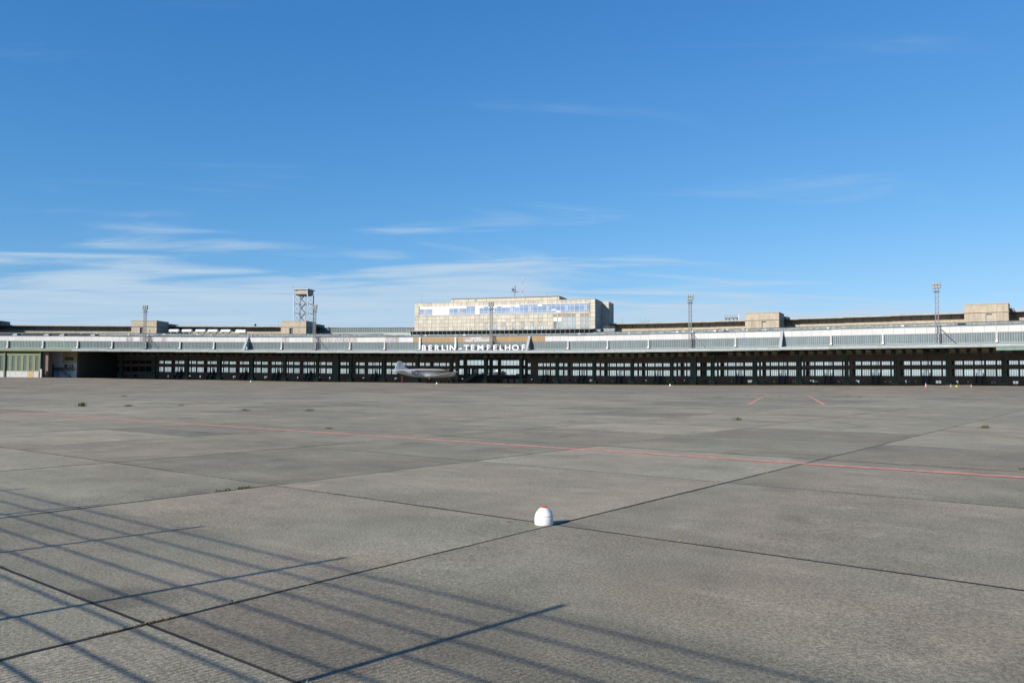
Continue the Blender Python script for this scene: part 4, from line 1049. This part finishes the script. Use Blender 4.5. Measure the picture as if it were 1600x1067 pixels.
# ================================================================== AIRCRAFT
def aircraft():
    tail = Vector((-44.0, 303.0, 0)); g = ground(-36, 310)
    hd = Vector((math.cos(rad(40)), math.sin(rad(40)), 0))
    o = tail + hd * 27.0; F = frame((o.x, o.y, g), hd)       # local x forward from nose = 0 back to -28.6, y to port
    root = thing('airliner', 'silver four engined propeller airliner parked nose in under the canopy', 'airplane', F)
    prof = [(0, .05, 3.5), (-.35, .62, 3.5), (-1.2, 1.08, 3.6), (-2.6, 1.45, 3.75), (-4.5, 1.62, 3.85), (-9, 1.66, 3.9), (-15, 1.66, 3.9), (-18, 1.55, 3.95), (-21, 1.25, 4.1), (-24, .88, 4.3), (-26.5, .52, 4.45), (-28.2, .2, 4.55), (-28.6, .03, 4.58)]
    n = 20; rings = []
    for x, r, zc_ in prof: rings.append([(x, r * .95 * math.cos(2 * math.pi * i / n), zc_ + r * 1.04 * math.sin(2 * math.pi * i / n)) for i in range(n)])
    fu = put('fuselage', MB().loft(rings).mesh('fuselage', 'aluminium'), root, F)
    def foil(ch, t, xl, y, z): return [(xl - ch * c, y, z + s * t * ch) for c, s in ((0, 0), (.06, .42), (.25, .62), (.55, .42), (1, .02), (.55, -.25), (.25, -.38), (.06, -.3))]
    for s in (-1, 1):
        put('wing', MB().loft([foil(6.4, .16, -8.6, s * .7, 2.35), foil(5.2, .15, -8.9, s * 6.5, 2.98), foil(3.3, .13, -9.7, s * 13, 3.85), foil(1.9, .11, -10.4, s * 17.3, 4.45), foil(.7, .1, -11.0, s * 17.95, 4.53)]).mesh('wing', 'aluminium'), root, F)
        put('tailplane', MB().loft([foil(3.3, .12, -24.0, s * .3, 4.75), foil(2.3, .11, -24.7, s * 3.8, 4.85), foil(1.2, .1, -25.4, s * 5.9, 4.9), foil(.5, .1, -25.8, s * 6.2, 4.9)]).mesh('tailplane', 'aluminium'), root, F)
        for y, zc_ in ((4.3, 2.85), (8.9, 3.35)):
            E_ = MB().loft([[(x, s * y + r * math.cos(2 * math.pi * i / 14), zc_ + dz_ + r * math.sin(2 * math.pi * i / 14)) for i in range(14)] for x, r, dz_ in ((-6.3, .55, 0), (-6.4, .72, 0), (-7.2, .80, 0), (-8.6, .78, 0), (-11.0, .5, .05), (-12.6, .08, .15))])
            e = put('engine', E_.mesh('engine', 'aluminium'), root, F)
            mb = MB().tube((-6.05, s * y, zc_), (-6.32, s * y, zc_), .12, .3, 10)
            for b in range(3):
                a = rad(30 + 120 * b + y * 20); d = Vector((0, math.cos(a), math.sin(a))); c = Vector((-6.15, s * y, zc_)); t_ = Vector((.06, -math.sin(a) * .14, math.cos(a) * .14))
                mb.hexa([c + d * .1 - t_, c + d * .1 + t_, c + d * .1 + t_ + Vector((.04, 0, 0)), c + d * .1 - t_ + Vector((.04, 0, 0)), c + d * 1.95 - t_ * .6, c + d * 1.95 + t_ * .6, c + d * 1.95 + t_ * .6 + Vector((.03, 0, 0)), c + d * 1.95 - t_ * .6 + Vector((.03, 0, 0))])
            put('propeller', mb.mesh('propeller', 'prop'), e, F)
        gl = put('main_gear', MB().bar((-9.8, s * 4.3, 2.7), (-9.8, s * 4.3, .6), .22).bar((-9.8, s * 4.0, .58), (-9.8, s * 4.6, .58), .14).bar((-8.6, s * 4.3, 2.6), (-9.7, s * 4.3, 1.1), .1).mesh('main_gear', 'steel_dark'), root, F)
        for q in (-.42, .42): put('wheel', MB().tube((-9.8, s * 4.3 + q - .14, .58), (-9.8, s * 4.3 + q + .14, .58), .56, n=18).mesh('wheel', 'black'), gl, F)
    ng = put('nose_gear', MB().bar((-2.6, 0, 2.5), (-2.4, 0, .5), .16).mesh('nose_gear', 'steel_dark'), root, F)
    put('wheel', MB().tube((-2.4, -.13, .45), (-2.4, .13, .45), .45, n=16).mesh('wheel', 'black'), ng, F)
    # fin with its rounded tip and dorsal fillet
    out = [(-19.8, 5.2), (-21.8, 5.55), (-23.2, 6.3), (-24.0, 7.4), (-24.6, 8.25), (-25.2, 8.42), (-25.9, 8.40), (-26.5, 8.1), (-26.9, 7.3), (-27.3, 6.0), (-27.6, 5.1), (-27.4, 4.5), (-22, 4.6)]
    mb = MB(); nn = len(out)
    mb.pts([(x, -.14, z) for x, z in out] + [(x, .14, z) for x, z in out], [tuple(range(nn)), tuple(range(nn, 2 * nn))[::-1]] + [(i, (i + 1) % nn + 0, nn + (i + 1) % nn, nn + i) for i in range(nn)])
    fin = put('fin', mb.mesh('fin', 'aluminium'), root, F)
    put('rudder_hinge', MB().bar((-26.0, -.16, 4.9), (-25.5, -.16, 8.2), .04).bar((-26.0, .16, 4.9), (-25.5, .16, 8.2), .04).mesh('rudder_hinge', 'prop'), fin, F)
    # cabin windows, cheat line, cockpit, national insignia
    for s in (-1, 1):
        mb = MB()
        for i in range(14):
            x = -5.6 - i * 1.0; mb.box(x - .22, x + .22, s * 1.50 - .07, s * 1.50 + .07, 4.10, 4.50)
        put('cabin_windows', mb.mesh('cabin_windows', 'navy'), fu, F)
        mb = MB(); mb.pts([(-4.2, s * 1.545, 4.72), (-19.0, s * 1.40, 4.75), (-19.0, s * 1.30, 5.0), (-4.2, s * 1.43, 5.02), (-4.2, s * 1.30, 4.72), (-19.0, s * 1.15, 4.75), (-19.0, s * 1.1, 5.0), (-4.2, s * 1.2, 5.02)], [(0, 1, 2, 3), (7, 6, 5, 4), (0, 3, 7, 4), (1, 5, 6, 2), (0, 4, 5, 1), (3, 2, 6, 7)])
        put('cheat_line', mb.mesh('cheat_line', 'ac_red'), fu, F)
        yr = s * 1.52
        mb = MB(); c = (-19.0, 3.95); r = .95
        mb.tube((c[0], yr - .12, c[1]), (c[0], yr + .12, c[1]), r, n=24, smooth=False); mb.box(c[0] - 1.5, c[0] + 1.5, yr - .11, yr + .11, c[1] - .26, c[1] + .26)
        ins = put('insignia', mb.mesh('insignia', 'navy'), fu, F)
        mb = MB(); st = []
        for i in range(10):
            a = rad(90 + 36 * i); q = r * (.96 if i % 2 == 0 else .37); st.append((c[0] + q * math.cos(a), yr + s * .135, c[1] + q * math.sin(a)))
        mb.pts(st, [tuple(range(10))])
        for b in (-1, 1): mb.box(c[0] + b * 1.08 - .32, c[0] + b * 1.08 + .32, yr - .125, yr + .125, c[1] - .17, c[1] + .17)
        put('star', mb.mesh('star', 'letter'), ins, F)
    put('cockpit_glass', MB().loft([[(x, r * math.cos(rad(a)), z + r * math.sin(rad(a))) for a in range(25, 156, 13)] + [(x, .2, z + r * .4), (x, -.2, z + r * .4)] for x, r, z in ((-2.1, 1.44, 3.72), (-2.9, 1.56, 3.78))]).mesh('cockpit_glass', 'navy'), fu, F)
    put('cabin_door', MB().box(-21.0, -20.0, -1.32, -1.1, 3.4, 4.7).mesh('cabin_door', 'roof_edge'), fu, F)
    FS = F @ T((-24.3, 0, 0)); st = thing('tail_stand', 'red jack stand under the silver airliner tail', 'stand', FS)
    put('strut', MB().box(-.11, .11, -.11, .11, .1, 3.35).mesh('strut', 'red_stand'), st, FS)
    put('base_plate', MB().box(-.6, .6, -.6, .6, -.05, .1).mesh('base_plate', 'red_stand'), st, FS)
aircraft()

# ================================================================== SMALL THINGS ON THE APRON
def marker(x, y, label, s=1.0, cap='marker_red', group=None):
    F = T((x, y, ground(x, y) + .002)) @ Matrix.Rotation(rad(20), 4, 'Z') @ Matrix.Scale(s, 4)
    root = thing('apron_marker', label, 'marker', F, group)
    body = put('dome', MB().lathe([(.100, 0), (.109, .004), (.1115, .02), (.1115, .085), (.1095, .098), (.1060, .1005), (.1090, .103), (.1035, .125), (.086, .157), (.064, .184), (.047, .200), (.039, .204)], 40).mesh('dome', 'marker_white'), root, F)
    put('cap', MB().lathe([(.0385, .2042), (.039, .209), (.031, .216), (.014, .2205), (.004, .2225)], 28).mesh('cap', cap), root, F)
    put('grip_notch', MB().box(.070, .094, -.024, .024, .145, .162).mesh('grip_notch', 'marker_white'), body, F)
marker(0.392, 9.60, 'white dome marker with red cap standing at a slab joint')
def on_ray(px, Y):                          # ground point under pixel column px at depth Y
    x = (px - 800) / FPX * Y; return x, Y
for px, Y, lb in ((393, 300, 'small white lamp on the apron in front of a raking strut'), (683, 285, 'small white lamp on the apron under the airliner wing'), (1047, 262, 'small white lamp on the apron before the columns near the dark lift shaft')):
    x, y = on_ray(px, Y); marker(x, y, lb, 2.6, 'marker_white', 'far white lamps on the apron')
def cone(px, Y, h, label):
    x, y = on_ray(px, Y); F = T((x, y, ground(x, y) + .003))
    root = thing('traffic_cone', label, 'cone', F, 'cones holding the barrier chain')
    put('base', MB().box(-.26 * h, .26 * h, -.26 * h, .26 * h, 0, .06 * h).mesh('base', 'cone_orange'), root, F)
    prev = .06
    for i, (z, m) in enumerate(((.36, 'cone_orange'), (.62, 'white'), (.78, 'cone_orange'), (1.0, 'white'))):
        put('band', MB().tube((0, 0, prev * h), (0, 0, z * h), (.20 - .16 * prev) * h, (.20 - .16 * z) * h, 14).mesh('band', m), root, F); prev = z
BY = 212
cone(1446, BY, 1.15, 'tallest faded orange and white cone at one end of the chain barrier')
cone(1485, BY, .8, 'faded cone in the middle of the chain barrier beside the yellow ball')
cone(1517, BY, .8, 'short faded cone at the end of the chain barrier past the yellow ball')
xa, ya = on_ray(1447, BY); xb, yb = on_ray(1485, BY); xc, yc = on_ray(1516, BY)
g0 = ground(xa, ya); F = T((xa, ya, g0)); root = thing('barrier_chain', 'sagging red and white barrier chain hung between cones', 'chain', F)
pts = []
for (x0, h0), (x1, h1), sag in (((xa, .66), (xb, .60), .16), ((xb, .62), (xc, .62), .03)):
    for i in range(24):
        t = i / 24; pts.append((x0 + (x1 - x0) * t - xa, -.05, h0 + (h1 - h0) * t - sag * 4 * t * (1 - t)))
pts.append((xc - xa, -.05, .62))
for m in ('white', 'red_stand'):
    mb = MB()
    for i, (p, q) in enumerate(zip(pts, pts[1:])):
        if (i % 2 == 0) == (m == 'white'): mb.bar(p, q, .07)
    put('links', mb.mesh('links', m), root, F)
x, y = on_ray(1494, BY - 3); F = T((x, y, ground(x, y)))
root = thing('yellow_ball_marker', 'yellow ball marker on the apron beside the barrier', 'marker', F)
put('ball', MB().lathe([(.02, .02), (.16, .06), (.26, .18), (.28, .32), (.24, .46), (.13, .56), (.02, .59)], 18).mesh('ball', 'yellow'), root, F)
put('foot', MB().tube((0, 0, 0), (0, 0, .05), .2, n=14).mesh('foot', 'black'), root, F)
# white stones by the brick pier
for px, h, lb in ((70.5, 2.2, 'short white concrete post at the brick pier'), (75, 3.4, 'taller white concrete post at the edge of the brick pier')):
    Y = 338; x = (px - 800) / FPX * Y; F = T((x, Y - 4.5, ground(x, Y)))
    root = thing('bollard', lb, 'bollard', F)
    put('shaft', MB().box(-.35, .35, -.3, .3, -.3, h).mesh('shaft', 'bollard'), root, F)
    put('cap', MB().box(-.4, .4, -.35, .35, h, h + .12).mesh('cap', 'bollard'), root, F)
# tug parked beside a gate stair
pt = P(21.33, 33.0); F = U(21.33, 31.5, ground(pt.x, pt.y), False)
root = thing('baggage_tug', 'small tug with white bonnet parked beside a gate stair', 'tug', F)
put('body', MB().hexa([(-1.5, -.7, .35), (1.3, -.7, .35), (1.3, .7, .35), (-1.5, .7, .35), (-1.4, -.65, .95), (.1, -.65, 1.0), (.1, .65, 1.0), (-1.4, .65, .95)]).mesh('body', 'stair'), root, F)
put('bonnet', MB().hexa([(.1, -.68, .9), (1.7, -.6, .85), (1.7, .6, .85), (.1, .68, .9), (.2, -.6, 1.55), (1.35, -.5, 1.45), (1.35, .5, 1.45), (.2, .6, 1.55)]).mesh('bonnet', 'white'), root, F)
put('seat', MB().box(-.9, -.4, -.4, .4, 1.0, 1.5).mesh('seat', 'black'), root, F)
for x in (-1.0, 1.0):
    for s in (-1, 1): put('wheel', MB().tube((x, s * .6 - .1, .33), (x, s * .6 + .1, .33), .33, n=16).mesh('wheel', 'black'), root, F)

# ---- weeds
def tuft(x, y, n, spread, h, label, m, flat=1.0, ang=0.0):
    F = T((x, y, ground(x, y) - .004)) @ Matrix.Rotation(ang, 4, 'Z')
    r = random.Random(int(x * 131 + y * 17)); mb = MB()
    for i in range(n):
        px, py = r.gauss(0, spread), r.gauss(0, spread * flat); a = r.uniform(0, 6.28); hh = h * r.uniform(.35, 1.1); w = hh * .06 + .003
        d = Vector((math.cos(a), math.sin(a), 0)); s = Vector((-d.y, d.x, 0)) * w; b = Vector((px, py, 0))
        mb.pts([b - s, b + s, b + d * hh * .3 + s * .7 + Vector((0, 0, hh * .6)), b + d * hh * .3 - s * .7 + Vector((0, 0, hh * .6)), b + d * hh * .75 + Vector((0, 0, hh))], [(0, 1, 2, 3), (3, 2, 4)])
    me = mb.mesh('weed_tuft', m)
    o = thing('weed_tuft', label, 'weed', F, 'weeds in the apron joints', me)
    return o
def gpx(px, py):                            # near ground point seen at a pixel
    t = Vector(((px - 800) / FPX, 1, -(py - 588 - .0052 * (px - 800)) / FPX))
    y = 20.0
    for _ in range(30): y = (EYE - ground(t.x * y, y)) / -t.z
    return t.x * y, y
LBL = 'small dark weed tuft in the far joints around the short red lines'
WL = ['largest bushy weed tuft, standing beyond the end of the red line', 'low weed tuft beside the bushiest one beyond the red line', 'flat weed patch between two low tufts beyond the red line', 'weed tuft in the joint in front of a raking strut', 'weed tuft beyond the red line in front of the observation tower',
      'faint flat weed patch just beyond the long red line', 'green weed tuft between the long red line and the short red lines', 'weed tuft past the long joint that runs to the barrier', 'tiny weed in the joint right next to the long red line', 'thin far weed patch before the dark hangar bays']
for wi, (px, py, sp, h) in enumerate(((131, 634.5, .42, .42), (203, 634.5, .36, .2), (285, 633.5, .3, .12), (385, 641.5, .35, .2), (484, 641.8, .38, .2), (516, 669.5, .22, .10), (1152, 656, .24, .20), (1537, 668.5, .24, .18), (1595, 733, .12, .07), (195, 619.5, .4, .2))):
    x, y = gpx(px, py); tuft(x, y, 90, sp * .36, h * .7, WL[wi], 'weed', .5)
rr = random.Random(9)
for i in range(22):
    px = rr.uniform(1120, 1600); x, y = gpx(px, rr.choice((619, 620.5, 622, 623))); tuft(x, y, 30, rr.uniform(.12, .28), .14, LBL, 'weed', .4)
JA = math.atan2(eb.y, eb.x)                 # along the joints that run away to the right
for px, py, n, sp, h, m, lb in ((362, 767.5, 50, .10, .055, 'weed', 'thin green weeds in the joint beyond the pale streak'), (396, 763.5, 90, .13, .06, 'weed', 'denser green weeds in the joint near the slab crossing'),
                                (194, 980, 120, .075, .022, 'dry_weed', 'dry brown grass in the joint inside the fence shadow'), (261, 966, 140, .075, .024, 'dry_weed', 'dry brown grass in the joint past the crossing of two joints')):
    x, y = gpx(px, py)
    b = x * eb.x + y * eb.y; a = round((x * ea.x + y * ea.y - A0) / SA) * SA + A0
    p = ea * a + eb * b
    tuft(p.x, p.y, n, sp, h, lb, m, .10, JA)
mb = MB(); rr = random.Random(21)
for q in range(900):
    if rr.random() < .5: a_, b_ = A0 + SA * rr.randint(-5, 3) + rr.gauss(0, .008), rr.choice((4.0, 9.5, 14.2, 19.0, 26.0, 31.0)) + rr.gauss(0, 1.1)
    else: a_, b_ = rr.choice((-19, -13.5, -9, -3.2, 2.4, 7)) + rr.gauss(0, .9), B0 + SB * rr.randint(-1, 6) + rr.gauss(0, .008)
    p = grid(a_, b_)
    if p.y < 4: continue
    for i in range(3):
        an = rr.uniform(0, 6.28); hh = rr.uniform(.008, .03); d = Vector((math.cos(an), math.sin(an), 0)) * hh; n_ = Vector((-d.y, d.x, 0)) * .25; b0_ = p + Vector((rr.gauss(0, .012), rr.gauss(0, .012), 0))
        mb.pts([b0_ - n_, b0_ + n_, b0_ + d * .8 + Vector((0, 0, hh))], [(0, 1, 2)])
put('joint_moss', mb.mesh('joint_moss', 'dry_weed'), apron, I4, kind='stuff')
x, y = gpx(797, 814); F = T((x, y, ground(x, y) + .004))
thing('dry_leaf', 'curled brown leaf lying on the concrete near the dome marker', 'leaf', F, None,
      MB().pts([(-.022, 0, .003), (-.008, .014, .012), (.016, .012, .006), (.026, 0, .016), (.014, -.013, .006), (-.008, -.012, .013), (0, 0, .0)], [(0, 6, 1), (1, 6, 2), (2, 6, 3), (3, 6, 4), (4, 6, 5), (5, 6, 0)]).mesh('dry_leaf', 'leaf'))

# ================================================================== FENCE behind the camera, whose shadow lies on the slabs
SH = Vector((-SDIR.x, -SDIR.y, 0)).normalized()
FH = 2.62; FLEN = FH / math.tan(SUN_EL)
tip0 = Vector((0.390, 6.206, 0)); step = Vector((-2.033, 1.640, 0))
base0 = tip0 - SH * FLEN
FF = frame((base0.x, base0.y, 0), step)
fence = thing('airport_fence', 'green double rod mesh fence on steel posts along the apron edge', 'fence', FF)
fx = step.normalized(); sp = step.length
NB = range(-4, 14)
for i in NB:
    p = base0 + step * i; z = ground(p.x, p.y)
    F = frame((p.x, p.y, z), step)
    put('post', cached('fp', lambda: MB().box(-.026, .026, -.034, .034, -.3, FH).box(-.03, .03, -.04, .04, FH, FH + .012).mesh('post', 'fence_green')), fence, F)
    if i == NB[-1]: continue
    def panel_():
        mb = MB(); n = int(sp / .05)
        for q in range(n + 1): x = .01 + q * (sp - .02) / n; mb.box(x - .004, x + .004, .040, .047, .04, FH - .03)
        for q in range(13):
            z_ = .08 + q * .2
            for y in (.032, .047): mb.box(0, sp, y, y + .008, z_ - .005, z_ + .005)
        return mb.mesh('mesh_panel', 'fence_green')
    put('mesh_panel', cached('fpan', panel_), fence, F)
